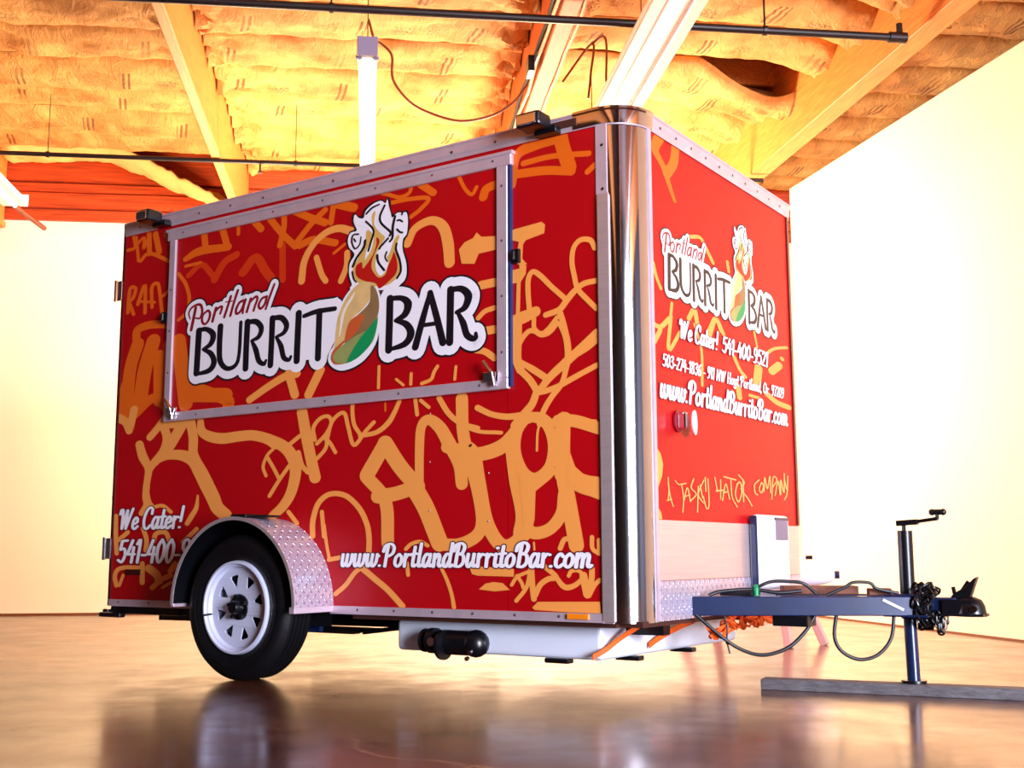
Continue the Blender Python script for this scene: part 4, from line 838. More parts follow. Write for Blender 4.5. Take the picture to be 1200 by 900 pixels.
# ---------------- script lettering
G = {
'W': (0.72, [[(-.04, .72), (.0, .92), (.1, .9), (.13, .5), (.16, .02)], [(.16, .02), (.36, .9)], [(.36, .9), (.39, .02)], [(.39, .02), (.55, .6), (.66, .98)]]),
'C': (0.50, [[(.44, .70), (.44, .92), (.3, 1.0), (.12, .8), (.04, .4), (.12, .06), (.28, .0), (.44, .16)]]),
'P': (0.55, [[(.18, .95), (.15, .5), (.13, .0)], [(-.02, .66), (.04, .9), (.28, 1.0), (.46, .86), (.44, .6), (.26, .46), (.18, .48)]]),
'B': (0.56, [[(.18, .95), (.15, .5), (.13, .04)], [(-.02, .66), (.04, .9), (.28, 1.0), (.44, .86), (.38, .6), (.22, .54)], [(.22, .54), (.42, .48), (.46, .2), (.32, .02), (.12, .02)]]),
'N': (0.60, [[(.08, .0), (.1, .95)], [(.1, .95), (.42, .02)], [(.42, .02), (.46, .98)]]),
'H': (0.56, [[(.08, .0), (.1, .98)], [(.4, .0), (.42, .98)], [(.1, .5), (.41, .5)]]),
'O': (0.56, [[(.25, 1.0), (.06, .75), (.06, .2), (.22, .0), (.42, .25), (.42, .78), (.25, 1.0)]]),
'a': (0.46, [[(.30, .50), (.16, .54), (.05, .3), (.08, .04), (.2, .02), (.32, .3)], [(.34, .54), (.32, .1), (.4, .02), (.46, .08)]]),
'o': (0.42, [[(.2, .54), (.06, .38), (.05, .12), (.18, .0), (.32, .14), (.33, .4), (.2, .54)]]),
'c': (0.36, [[(.31, .42), (.2, .54), (.06, .36), (.06, .1), (.18, .0), (.33, .12)]]),
'e': (0.38, [[(.08, .22), (.28, .32), (.28, .48), (.18, .54), (.06, .36), (.06, .1), (.18, .0), (.34, .12)]]),
'r': (0.36, [[(.08, .54), (.09, .0)], [(.1, .36), (.2, .52), (.33, .5)]]),
'n': (0.46, [[(.08, .54), (.08, .0)], [(.1, .34), (.22, .54), (.31, .44), (.30, .1), (.37, .01), (.44, .08)]]),
'm': (0.68, [[(.08, .54), (.08, .0)], [(.1, .34), (.2, .54), (.3, .44), (.3, .0)], [(.32, .34), (.43, .54), (.53, .44), (.52, .1), (.59, .01), (.66, .08)]]),
'u': (0.46, [[(.08, .54), (.07, .12), (.16, .0), (.30, .22)], [(.33, .54), (.32, .1), (.39, .01), (.45, .08)]]),
'w': (0.62, [[(.06, .54), (.06, .12), (.14, .0), (.26, .2)], [(.29, .54), (.28, .12), (.37, .0), (.5, .2), (.52, .54)], [(.52, .52), (.6, .46)]]),
'i': (0.24, [[(.09, .54), (.08, .1), (.15, .01), (.22, .08)], [(.13, .78), (.14, .79)]]),
't': (0.28, [[(.13, .86), (.1, .12), (.17, .01), (.25, .08)], [(.0, .54), (.24, .56)]]),
'l': (0.25, [[(.12, 1.0), (.09, .12), (.16, .01), (.24, .08)]]),
'd': (0.47, [[(.30, .50), (.16, .54), (.05, .3), (.08, .04), (.2, .02), (.32, .3)], [(.36, 1.0), (.32, .1), (.4, .02), (.46, .08)]]),
'y': (0.46, [[(.08, .54), (.07, .12), (.16, .0), (.30, .22)], [(.33, .54), (.3, -.16), (.16, -.28), (.04, -.16)]]),
'!': (0.26, [[(.14, 1.0), (.1, .32)], [(.07, .03), (.08, .04)]]),
'.': (0.20, [[(.06, .03), (.07, .04)]]),
',': (0.20, [[(.08, .05), (.04, -.12)]]),
'-': (0.30, [[(.04, .32), (.22, .32)]]),
'0': (0.46, [[(.2, .98), (.05, .7), (.05, .25), (.18, .0), (.34, .28), (.34, .72), (.2, .98)]]),
'1': (0.28, [[(.0, .8), (.14, .96), (.13, .0)]]),
'2': (0.44, [[(.04, .76), (.16, .97), (.33, .82), (.26, .5), (.04, .04)], [(.04, .04), (.36, .03)]]),
'3': (0.44, [[(.05, .86), (.2, .98), (.33, .8), (.16, .54)], [(.16, .54), (.36, .4), (.3, .06), (.14, .0), (.02, .16)]]),
'4': (0.46, [[(.2, .96), (.02, .36)], [(.02, .36), (.38, .36)], [(.30, .66), (.28, .0)]]),
'5': (0.44, [[(.36, .96), (.1, .94)], [(.1, .94), (.06, .56)], [(.06, .56), (.26, .6), (.34, .32), (.22, .02), (.02, .1)]]),
'6': (0.46, [[(.32, .94), (.12, .7), (.05, .3), (.16, .0), (.32, .12), (.32, .42), (.2, .52), (.07, .36)]]),
'7': (0.40, [[(.02, .94), (.34, .94)], [(.34, .94), (.12, .0)]]),
'8': (0.46, [[(.2, .54), (.06, .7), (.1, .94), (.22, .98), (.32, .84), (.28, .64), (.1, .42), (.05, .16), (.18, .0), (.34, .14), (.32, .4), (.2, .54)]]),
'9': (0.46, [[(.32, .6), (.2, .46), (.06, .6), (.07, .88), (.2, .98), (.33, .84), (.33, .5), (.22, .06), (.04, .02)]]),
' ': (0.24, []),
}
def text_width(s): return sum(G[c][0] for c in s)
def lettering(s, face, a0, a1, z0, z1, cap, slant=0.22, pen=(0.075, 0.055), edge=0.05, name='lettering', label=None, parent=tr, zoff=0.0036, mtop=None, medge=None):
    Wt = text_width(s); sx = (a1 - a0) / Wt
    und = MB(); tops = []
    x = 0.0; k = 0
    for c in s:
        adv, st = G[c]
        top = MB()
        for stroke in st:
            pts = []
            for u, v in stroke:
                uu = x + u + slant * v * 0.6
                pts.append((a0 + uu * sx, z0 + (z1 - z0) * (x / Wt) + v * cap, pen[0] * sx * 0.62, pen[1] * cap))
            ribbon(und, pts, face, zoff + k * 0.00001, grow=edge * cap)
            ribbon(top, pts, face, zoff + 0.0014 + (k % 9) * 0.00003)
            k += 1
        if top.f: tops.append(top)
        x += adv
    o = pbuild(und, name, medge or M_maroon, parent, label)
    for t_ in tops: pbuild(t_, 'letter', mtop or M_white, o)
    return o
PENB = (0.13, 0.055)
lettering('www.PortlandBurritoBar.com', 's', -1.507, -0.200, 0.513, 0.513, 0.098, pen=PENB, label='white script web address along the lower side')
lettering('We Cater!', 's', -3.075, -2.575, 0.700, 0.700, 0.108, pen=PENB, label='white script words above the phone number')
lettering('541-400-9', 's', -3.075, -2.515, 0.527, 0.527, 0.118, pen=PENB, label='white phone number running behind the fender')
lettering('We Cater!', 'f', 0.400, 0.790, 1.462, 1.462, 0.082, pen=PENB, label='white script words on the front')
lettering('541-400-9521', 'f', 0.835, 1.378, 1.462, 1.462, 0.074, pen=PENB, edge=0.03, label='white phone number on the front')
lettering('503-274-1836 - 911 NW Hoyt Portland, Or. 97209'.replace('O', 'O'), 'f', 0.235, 1.575, 1.320, 1.330, 0.052, pen=PENB, edge=0.02, label='small white address line on the front')
lettering('www.PortlandBurritoBar.com', 'f', 0.205, 1.610, 1.190, 1.196, 0.098, pen=PENB, edge=0.03, label='white script web address on the front')

# ---------------- the logo, on the hatch and again on the front
def logo(face, off, tf, parent, s_):
    def rb(src, m, name, grow, o_, par, label=None, lim=6):
        mb = MB()
        for k, q in enumerate(src): ribbon(mb, unpack(q), face, off + o_ + (k % lim) * 0.00003, grow=grow, tf=tf)
        return pbuild(mb, name, m, par, label)
    st = 0.0004
    def poly(key, m, name, lay, par, label=None):
        mb = MB(); fillpoly(mb, LOGO_SHAPES[key], face, off + st * lay, tf, True)
        return pbuild(mb, name, m, par, label)
    # outlines (black, then white) behind the words
    mb = MB()
    for k, q in enumerate(LOGO_BLACK): ribbon(mb, unpack(q), face, off + k * 0.00001, grow=0.052, tf=tf)
    for k, q in enumerate(LOGO_SCRIPT): ribbon(mb, unpack(q), face, off + k * 0.00001, grow=0.030, tf=tf)
    fillpoly(mb, LOGO_SHAPES['black'], face, off + 0.00037, tf, True); fillpoly(mb, LOGO_SHAPES['burblack'], face, off + 0.00039, tf, True)
    root = pbuild(mb, 'logo', M_black, parent, 'black outline of the restaurant logo')
    par = root if parent is tr else parent
    mb = MB()
    for k, q in enumerate(LOGO_BLACK): ribbon(mb, unpack(q), face, off + st + k * 0.00001, grow=0.043, tf=tf)
    for k, q in enumerate(LOGO_SCRIPT): ribbon(mb, unpack(q), face, off + st + k * 0.00001, grow=0.021, tf=tf)
    for k, q in enumerate(LOGO_FILL): fillpoly(mb, q, face, off + st * 1.95 + k * 0.00001, tf)
    fillpoly(mb, LOGO_SHAPES['white'], face, off + st * 2.1, tf, True)
    pbuild(mb, 'logo_backing', M_white, par)
    mb = MB(); fillpoly(mb, LOGO_SHAPES['burwhite'], face, off + st * 2.4, tf, True); pbuild(mb, 'logo_backing', M_white, par)
    i = 0
    for cnt in (3, 1, 3, 3, 1, 2, 3, 3, 3):
        rb(LOGO_BLACK[i:i + cnt], M_black, 'letter', 0.0035, st * 3, par); i += cnt
    i = 0
    for cnt in (2, 1, 2, 2, 1, 2, 2, 2):
        rb(LOGO_SCRIPT[i:i + cnt], M_dkred, 'script_letter', 0, st * 3, par); i += cnt
    for key, m, nm, ly in (('gold', M_gold, 'flame_edge', 3), ('red', M_flred, 'flame', 4), ('tongue', M_white, 'flame_tongue', 5), ('drop', M_white, 'flame_tongue', 5)):
        poly(key, m, nm, ly, par)
    rb(LOGO_LINES, M_black, 'flame_lines', 0, st * 6, par)
    for key, m, nm, ly in (('skin', M_skin, 'tortilla', 4.5), ('skinlight', M_skinl, 'tortilla_highlight', 5.5), ('fill', M_fill, 'filling', 5.5), ('fillred', M_fillr, 'filling', 6.5), ('leaf', M_leaf, 'leaf', 7), ('leafgreen', M_green, 'leaf', 8), ('rim', M_fillr, 'tortilla_edge', 9)):
        poly(key, m, nm, ly, par)
    return root
logo('s', 0.0145, None, hat, 1)
logo('f', 0.0020, lambda a, z: (0.287 + (a + 2.544) * 0.669, 1.620 + (z - 1.427) * 0.66), tr, 0.66)

# ---------------- fender and wheel
WX, WY, WZ, WR = -1.965, -0.115, 0.328, 0.328
FXC, FZ, FR = -1.95, 0.335, 0.40
mb = MB(); N = 32
vs = []
def farc(k, r):
    a = PI * k / N
    return FXC - r * math.cos(a), FZ + r * math.sin(a)
for k in range(N + 1):
    x0, z0 = farc(k, FR); x1, z1 = farc(k, FR - 0.008)
    vs += [(x0, 0.0, z0), (x0, -0.25, z0), (x1, -0.25, z1), (x1, 0.0, z1)]
fs = []
for k in range(N):
    for j in range(4):
        a = k * 4 + j; b = k * 4 + (j + 1) % 4
        fs.append((a, a + 4, b + 4, b))
fen = MB().add(vs, fs).build('fender', M_tread, tr, smooth=True)
set_uv(fen, lambda c: (math.atan2(c.z - FZ, c.x - FXC) * FR, c.y))
mb = MB(); vs = []
for k in range(N + 1):
    x0, z0 = farc(k, FR + 0.004); x1, z1 = farc(k, FR - 0.012)
    vs += [(x0, -0.252, z0), (x1, -0.252, z1), (x1, -0.247, z1), (x0, -0.247, z0)]
MB().add(vs, fs).build('fender_lip', M_alu2, fen)
MB().box((FXC + FR - 0.03, -0.25, FZ - 0.025), (FXC + FR + 0.002, 0, FZ + 0.004)).build('fender_foot', M_alu, fen, bevel=0.003)
MB().box((FXC - FR - 0.002, -0.25, FZ - 0.012), (FXC - FR + 0.02, 0, FZ + 0.004)).build('fender_foot', M_alu, fen, bevel=0.003)
mb = MB(); vs = []
for k in range(N + 1):
    x0, z0 = farc(k, FR - 0.010); vs += [(x0, -0.245, z0), (x0, -0.002, z0)]
mb.add(vs, [(2 * k, 2 * k + 2, 2 * k + 3, 2 * k + 1) for k in range(N)]).build('fender_dark_inner', M_dark, fen, smooth=True)  # thin dark sheet that makes the inside of the fender dark
# black wheel well
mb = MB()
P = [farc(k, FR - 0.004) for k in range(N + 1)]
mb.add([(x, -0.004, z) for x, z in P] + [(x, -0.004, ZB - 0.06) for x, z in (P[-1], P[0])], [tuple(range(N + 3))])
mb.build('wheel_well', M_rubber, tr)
MB().box((-2.02, -0.2, 0.735), (-1.92, -0.05, 0.752)).box((-1.93, -0.17, 0.735), (-1.80, -0.09, 0.745)).build('fender_bracket', M_dark, fen, bevel=0.006)
whl = empty('wheel', (WX, WY, WZ)); whl.parent = tr
half = 0.098
prof = [(0.215, -half * 0.80), (0.235, -half * 0.92), (0.27, -half), (0.295, -half * 0.97), (0.312, -half * 0.86), (0.324, -half * 0.68)]
for k in range(-2, 3):   # grooved tread
    y = k * half * 0.26
    prof += [(WR, y - 0.010), (WR, y + 0.008), (WR - 0.009, y + 0.009), (WR - 0.009, y + 0.014)]
prof += [(0.324, half * 0.68), (0.312, half * 0.86), (0.295, half * 0.97), (0.235, half * 0.92), (0.215, half * 0.8)]
ty = MB().lathe(prof, 72).build('tyre', M_rubber, whl, smooth=True)
mb = MB(); mb.tube([(0.262 * math.cos(a), -half * 0.985, 0.262 * math.sin(a)) for a in [2 * PI * k / 60 for k in range(60)]], 0.0022, 6, closed=True)
mb.build('sidewall_ring', M_rubber, ty)
rim = MB().lathe([(0.213, -half * 0.80), (0.209, -half * 0.97), (0.200, -half * 0.99), (0.195, -half * 0.86), (0.188, -half * 0.82), (0.183, -half * 0.68), (0.176, -half * 0.60), (0.165, -half * 0.1), (0.165, half * 0.8), (0.213, half * 0.8)], 64).build('rim', M_rim, whl, smooth=True)
# spoke disc with eight triangular windows
def disc(mb, R, y, th, holes, cone=0.0):
    outer = [Vector((R * math.cos(2 * PI * k / 64), R * math.sin(2 * PI * k / 64), 0)) for k in range(64)]
    loops = [outer] + holes
    flatv = [v for l in loops for v in l]
    tri = tessellate_polygon(loops)
    def zz(v): return y - cone * max(0, 1 - v.length / R)
    n = len(flatv)
    vs = [(v.x, zz(v), v.y) for v in flatv] + [(v.x, zz(v) + th, v.y) for v in flatv]
    fs = [tuple(t) for t in tri] + [tuple(i + n for i in t) for t in tri]
    o = 0
    for l in loops:
        m_ = len(l)
        fs += [(o + i, o + (i + 1) % m_, n + o + (i + 1) % m_, n + o + i) for i in range(m_)]
        o += m_
    mb.add(vs, fs)
holes = []
for k in range(8):
    a = 2 * PI * (k + 0.35) / 8
    h = []
    tri = [(0.150, -0.20), (0.150, 0.20), (0.086, 0.03)]
    P3 = [Vector((r * math.cos(a + d), r * math.sin(a + d), 0)) for r, d in tri]
    cen = sum(P3, Vector()) / 3
    for i in range(3):
        p, q = P3[i], P3[(i + 1) % 3]
        h += [p.lerp(q, 0.14), p.lerp(q, 0.86)]
    holes.append(h[::-1])
mb = MB(); disc(mb, 0.180, -half * 0.66, 0.006, holes, cone=-0.010)
mb.build('spoke_disc', M_rim, whl)
MB().lathe([(0.0, -half * 0.40), (0.16, -half * 0.2), (0.165, half * 0.2), (0.0, half * 0.3)], 32).build('brake_drum', M_dark, whl, smooth=True)
mb = MB().lathe([(0.0, -half * 1.12), (0.026, -half * 1.10), (0.031, -half * 1.0), (0.033, -half * 0.72), (0.056, -half * 0.70), (0.060, -half * 0.60), (0.06, -half * 0.5)], 28)
mb.build('hub_cap', M_dark, whl, smooth=True)
for k in range(5):
    a = 2 * PI * k / 5 + 0.4
    M = Matrix.Translation((0.050 * math.cos(a), 0, 0.050 * math.sin(a)))
    MB().lathe([(0, -half * 0.92), (0.009, -half * 0.90), (0.0115, -half * 0.6), (0.0115, -half * 0.5)], 6, M).build('lug_nut', M_dark, whl)
MB().tube([(-0.175, -half * 0.7, -0.035), (-0.192, -half * 1.1, -0.04)], 0.005, 8).build('valve_stem', M_dark, whl)

# ---------------- running gear and things under the floor
MB().box((-1.45, 0.02, ZB - 0.022), (-0.11, 0.06, ZB)).box((-0.16, 0.05, ZB - 0.02), (-0.01, W - 0.05, ZB + 0.004)).build('floor_rail', M_brown, tr)
MB().bar((-3.1, 0.33, 0.25), (-0.05, 0.33, 0.275), 0.06, 0.07).bar((-3.1, W - 0.33, 0.25), (-0.05, W - 0.33, 0.275), 0.06, 0.07).build('chassis_rail', M_dark, tr)
MB().tube([(WX, -0.02, WZ - 0.07), (WX, W + 0.02, WZ - 0.07)], 0.035, 12).build('axle', M_dark, tr, smooth=True)
for k in range(4): MB().bar((-2.35 + k * 0.05, 0.33, 0.215 - k * 0.008), (-1.55 - k * 0.05, 0.33, 0.215 - k * 0.008), 0.05, 0.008).build('leaf_spring', M_dark, tr)
MB().box((-1.80, 0.03, 0.215), (-1.66, 0.055, ZB)).box((-1.80, 0.03, ZB - 0.02), (-1.66, 0.2, ZB)).build('mud_bracket', M_blue, tr)
MB().bar((-1.62, 0.30, 0.20), (-1.42, 0.30, 0.225), 0.04, 0.02).build('spring_shackle', M_dark, tr)
# rear bumper
MB().box((-L - 0.02, 0.02, 0.262), (-2.60, 0.07, ZB - 0.004)).box((-L - 0.06, 0.0, 0.25), (-L - 0.02, W, 0.285)).build('rear_bumper', M_dark, tr, bevel=0.006)
MB().box((-L - 0.05, -0.03, 0.245), (-L + 0.12, 0.01, 0.27)).build('bumper_step', M_dark, tr, bevel=0.006)
for z in (1.995, 0.60):
    MB().box((-L - 0.055, -0.012, z - 0.055), (-L - 0.004, 0.03, z + 0.055)).tube([(-L - 0.05, -0.014, z - 0.06), (-L - 0.05, -0.014, z + 0.06)], 0.010, 8).build('door_hinge', M_chrome, tr, bevel=0.003)
# waste tank with its drain valve
tank = MB().box((-1.26, 0.10, 0.148), (-0.22, 1.42, 0.281)).build('waste_tank', M_tank, tr, bevel=0.018, seg=3)
for x, y in ((-0.42, 0.085), (-0.24, 0.35), (-0.24, 0.85)):
    MB().box((x - 0.06, y, 0.130), (x + 0.05, y + 0.05, 0.150)).build('tank_foot', M_dark, tank, bevel=0.004)
val = MB().tube([(-0.80, 0.06, 0.195), (-0.98, 0.06, 0.195)], 0.052, 20).build('drain_valve', M_dark, tank, smooth=True)
MB().sphere((-0.80, 0.06, 0.195), 0.058, 16).build('valve_cap', M_dark, tank, smooth=True)
MB().tube([(-0.94, 0.03, 0.185), (-0.955, 0.03, 0.185)], 0.062, 20).tube([(-1.00, 0.05, 0.20), (-1.03, 0.05, 0.20)], 0.054, 20).tube([(-1.055, 0.05, 0.20), (-1.065, 0.05, 0.20)], 0.050, 20).build('valve_collar', M_dark, tank, smooth=True)
MB().tube([(-0.79, 0.012, 0.165), (-0.79, -0.002, 0.163)], 0.009, 10).tube([(-0.82, 0.03, 0.136), (-0.82, 0.016, 0.134)], 0.009, 10).tube([(-0.99, 0.0, 0.2), (-0.99, -0.008, 0.2)], 0.02, 12).build('valve_bolt', M_chrome, tank, smooth=True)
# lamps, markers and a painted reflection on the top rail
def flood(x, z, s_=1.0):
    o = MB().box((x - 0.06 * s_, -0.13, z - 0.015), (x + 0.06 * s_, -0.03, z + 0.05)).build('flood_lamp', M_dark, tr, bevel=0.014, seg=3)
    MB().box((x - 0.045 * s_, -0.138, z - 0.008), (x + 0.045 * s_, -0.128, z + 0.036)).build('lamp_lens', M_chrome, o, bevel=0.004)
    MB().box((x - 0.015, -0.05, z - 0.03), (x + 0.09, 0.005, z + 0.0)).build('lamp_bracket', M_dark, o, bevel=0.004)
    return o
flood(-2.84, 2.325, 0.85); flood(-0.41, 2.325, 1.0)
MB().box((-0.312, -0.016, 0.312), (-0.212, -0.006, 0.334)).build('side_marker', M_lens, tr, bevel=0.004)
MB().box((-3.01, -0.006, 0.462), (-2.89, 0.0, 0.492)).build('side_reflector', M_redlens, tr, bevel=0.002)
MB().box((-0.38, -0.016, 2.315), (-0.24, -0.008, 2.348)).build('rail_reflection', M_brown, tr, bevel=0.003)  # brown strip painting a reflection in the top rail
# front door lock: chrome disc with a paddle
hd = MB().lathe([(0.0, 0.0), (0.040, 0.0), (0.046, -0.004), (0.046, -0.012), (0.0, -0.012)], 28, Matrix.Translation((0.0, 0.365, 1.105)) @ Matrix.Rotation(PI / 2, 4, 'Z')).build('door_lock', M_dkred, tr, smooth=True)
MB().box((0.012, 0.345, 1.07), (0.05, 0.375, 1.14)).build('lock_body', M_chrome, hd, bevel=0.008)
MB().lathe([(0.0, 0.0), (0.05, 0.0), (0.052, -0.006), (0.0, -0.010)], 24, Matrix.Translation((0.055, 0.41, 1.10)) @ Matrix.Rotation(PI / 2 + 0.25, 4, 'Z')).build('lock_cap', M_tank, hd, smooth=True)
# white utility cabinet on the front wall
cab = MB().box((0.012, 1.075, 0.40), (0.052, 1.46, 0.742)).build('utility_cabinet', M_tank, tr, bevel=0.02, seg=3)
MB().box((0.012, 1.062, 0.41), (0.046, 1.078, 0.735)).build('cabinet_side_shade', M_blue, cab, bevel=0.006)  # dark blue sheet: shade on the white cabinet's left side, put in as colour
MB().box((0.050, 1.28, 0.625), (0.056, 1.43, 0.722)).build('cabinet_window', M_grey, cab, bevel=0.004)
MB().box((0.052, 1.27, 0.718), (0.058, 1.44, 0.73)).build('cabinet_trim', M_blue, cab)
for k in range(6): MB().box((0.0515, 1.14, 0.63 + k * 0.014), (0.0535, 1.20 + 0.02 * (k % 3), 0.633 + k * 0.014)).build('notice_line', mat('pale_ink', (190, 196, 226), 0.6) if k == 0 else bpy.data.materials['pale_ink'], cab)

# ---------------- drawbar
A0, B0 = Vector((-0.02, 0.458, 0.352)), Vector((0.80, 0.934, 0.352))
for sgn in (1, -1):
    a = Vector((A0.x, 0.93 + (A0.y - 0.93) * sgn, A0.z)); b = Vector((B0.x, 0.93 - 0.02 * sgn, B0.z))
    MB().bar(a, b, 0.05, 0.078).build('drawbar_rail', M_blue, tr, bevel=0.004)
MB().box((0.66, 0.86, 0.308), (0.84, 1.0, 0.318)).box((0.66, 0.86, 0.388), (0.80, 1.0, 0.398)).build('gusset_plate', M_blue, tr, bevel=0.003)
MB().bar((0.679, 0.8075, 0.378), (0.749, 0.846, 0.338), 0.004, 0.010).build('safety_sticker', M_white, tr)
coup = MB().box((0.78, 0.895, 0.318), (0.94, 0.965, 0.388)).build('coupler', M_blue, tr, bevel=0.006)
def dome(cx, n=20):
    mb = MB()
    P = [(0.0, 0.058), (0.02, 0.056), (0.042, 0.044), (0.052, 0.022), (0.055, 0.0), (0.058, -0.012), (0.058, -0.02)]
    vs = []
    for k in range(n):
        an = 2 * PI * k / n
        for r, h in P: vs.append((cx + r * math.cos(an) * 1.1, 0.93 + r * math.sin(an), 0.335 + h))
    m_ = len(P); fs = []
    for k in range(n):
        for j in range(m_ - 1):
            a = k * m_ + j; b = ((k + 1) % n) * m_ + j
            fs.append((a, b, b + 1, a + 1))
    return mb.add(vs, fs)
dome(0.985).box((0.89, 0.882, 0.322), (1.0, 0.978, 0.380)).box((0.88, 0.875, 0.316), (1.045, 0.985, 0.326)).build('coupler_head', M_dark, coup, smooth=True)
MB().tube([(1.01, 0.90, 0.345), (1.01, 0.87, 0.345)], 0.014, 10).build('coupler_bolt', M_chrome, coup, smooth=True)
mb = MB().prism([(0.905, 0.375), (0.985, 0.372), (1.022, 0.470), (1.008, 0.463), (0.975, 0.430), (0.93, 0.405)], lambda u, v, h: (u, 0.91 + h, v), 0.04)
mb.bar((0.955, 0.93, 0.41), (0.985, 0.93, 0.452), 0.014, 0.014).bar((0.93, 0.93, 0.40), (0.925, 0.93, 0.43), 0.014, 0.014).build('latch_lever', M_dark, coup, bevel=0.002)
# tongue jack
jk = MB().tube([(0.745, 0.93, 0.30), (0.745, 0.93, 0.655)], 0.030, 20).build('jack_tube', M_dark, tr, smooth=True)
MB().tube([(0.752, 0.93, 0.055), (0.748, 0.93, 0.31)], 0.026, 20).build('jack_leg', M_blue, jk, smooth=True)
MB().box((0.695, 0.885, 0.388), (0.80, 0.975, 0.400)).build('jack_flange', M_blue, jk, bevel=0.003)
MB().tube([(0.752, 0.93, 0.056), (0.752, 0.93, 0.044)], 0.05, 20).build('jack_foot', M_dark, jk, smooth=True)
crank = MB().tube([(0.742, 0.93, 0.65), (0.742, 0.93, 0.69)], 0.009, 8).bar((0.715, 0.93, 0.685), (0.80, 0.93, 0.690), 0.03, 0.022).bar((0.78, 0.93, 0.689), (0.88, 0.93, 0.702), 0.018, 0.014).tube([(0.878, 0.93, 0.70), (0.878, 0.93, 0.728)], 0.008, 8)
crank = crank.build('crank_arm', M_dark, jk, smooth=True)
MB().tube([(0.858, 0.93, 0.728), (0.898, 0.93, 0.728)], 0.012, 10).sphere((0.858, 0.93, 0.728), 0.014, 10).sphere((0.902, 0.93, 0.728), 0.014, 10).build('crank_knob', M_dark, jk, smooth=True)
# safety chains bundled round the coupler neck
chain = MB()
random.seed(3)
def link(mb, c, R):
    P = []
    for k in range(14):
        a = 2 * PI * k / 14
        x = math.cos(a) * 0.013; y = math.sin(a) * 0.011 + (0.010 if math.sin(a) > 0 else -0.010)
        P.append(Vector(c) + R @ Vector((x, y, 0)))
    mb.tube(P, 0.0046, 6, closed=True)
path = []
for k in range(78):
    t = k / 77
    ang = t * 2 * PI * 4.3
    rx = 0.060 + 0.014 * math.sin(k * 0.9)
    path.append(Vector((0.782 + 0.095 * t * (0.7 + 0.3 * math.sin(k * 1.3)) + 0.01 * math.sin(k), 0.93 - rx * math.cos(ang), 0.350 + (0.076 + 0.014 * math.sin(k * 2.1)) * math.sin(ang))))
for i in range(len(path) - 1):
    d = (path[i + 1] - path[i]).normalized()
    q = d.to_track_quat('Y', 'Z').to_matrix() @ Matrix.Rotation(PI / 2 * (i % 2) + 0.4, 3, 'Y')
    link(chain, (path[i] + path[i + 1]) / 2, q)
for i in range(9):
    link(chain, (0.865 + 0.004 * i, 0.885, 0.315 - 0.014 * i if i < 4 else 0.263 + 0.010 * (i - 4)), Matrix.Rotation(PI / 2 * (i % 2), 3, 'Z') @ Matrix.Rotation(PI / 2, 3, 'X'))
o = chain.build('safety_chain', M_dark, tr, smooth=True); o['kind'] = 'stuff'
mb = MB().tube([(0.875, 0.88, 0.30), (0.865, 0.88, 0.275), (0.88, 0.88, 0.258), (0.90, 0.88, 0.27), (0.897, 0.88, 0.30)], 0.005, 8, smooth=5)
mb.build('chain_hook', M_cond, tr, smooth=True)
# cables of the trailer
def hose(name, P, r, label=None):
    o = MB().tube(P, r, 10, smooth=6).build(name, M_hose, tr, smooth=True)
    if label: o['label'] = label
    return o
hose('power_hose', [(0.02, 0.455, 0.318), (0.097, 0.495, 0.242), (0.17, 0.545, 0.181), (0.25, 0.59, 0.157), (0.334, 0.642, 0.185), (0.395, 0.685, 0.249), (0.433, 0.715, 0.32)], 0.0075, 'cable looped under the rear half of the drawbar')
hose('power_hose', [(0.505, 0.755, 0.325), (0.495, 0.745, 0.232), (0.519, 0.757, 0.172), (0.577, 0.79, 0.140), (0.642, 0.828, 0.158), (0.689, 0.86, 0.223), (0.701, 0.877, 0.32)], 0.0075, 'cable looped under the front half of the drawbar')
hose('brake_cable', [(0.19, 0.60, 0.40), (0.237, 0.608, 0.431), (0.282, 0.634, 0.450), (0.342, 0.669, 0.450), (0.393, 0.698, 0.441), (0.43, 0.735, 0.40)], 0.007)
hose('brake_cable', [(0.470, 0.745, 0.395), (0.535, 0.781, 0.427), (0.565, 0.798, 0.446), (0.621, 0.831, 0.444), (0.647, 0.846, 0.42), (0.72, 0.89, 0.402)], 0.007)
hose('brake_cable', [(0.06, 0.50, 0.395), (0.101, 0.53, 0.41), (0.207, 0.60, 0.418), (0.30, 0.65, 0.405), (0.38, 0.70, 0.412)], 0.008)
hose('trailing_wire', [(0.114, 0.53, 0.315), (0.121, 0.535, 0.26), (0.118, 0.535, 0.215), (0.128, 0.54, 0.16)], 0.0035)
MB().sphere((0.122, 0.535, 0.205), 0.010, 8).build('wire_plug', M_timber, tr, smooth=True)
MB().box((0.27, 0.65, 0.27), (0.42, 0.75, 0.315)).build('breakaway_box', M_dark, tr, bevel=0.004)
MB().tube([(0.225, 0.60, 0.393), (0.225, 0.60, 0.425)], 0.012, 10).sphere((0.225, 0.60, 0.428), 0.012, 8).build('green_plug', M_gplas, tr, smooth=True)
M_clutter = M_hose
MB().box((0.08, 0.56, 0.392), (0.22, 0.66, 0.412)).build('cable_clip_plate', M_dark, tr, bevel=0.004)
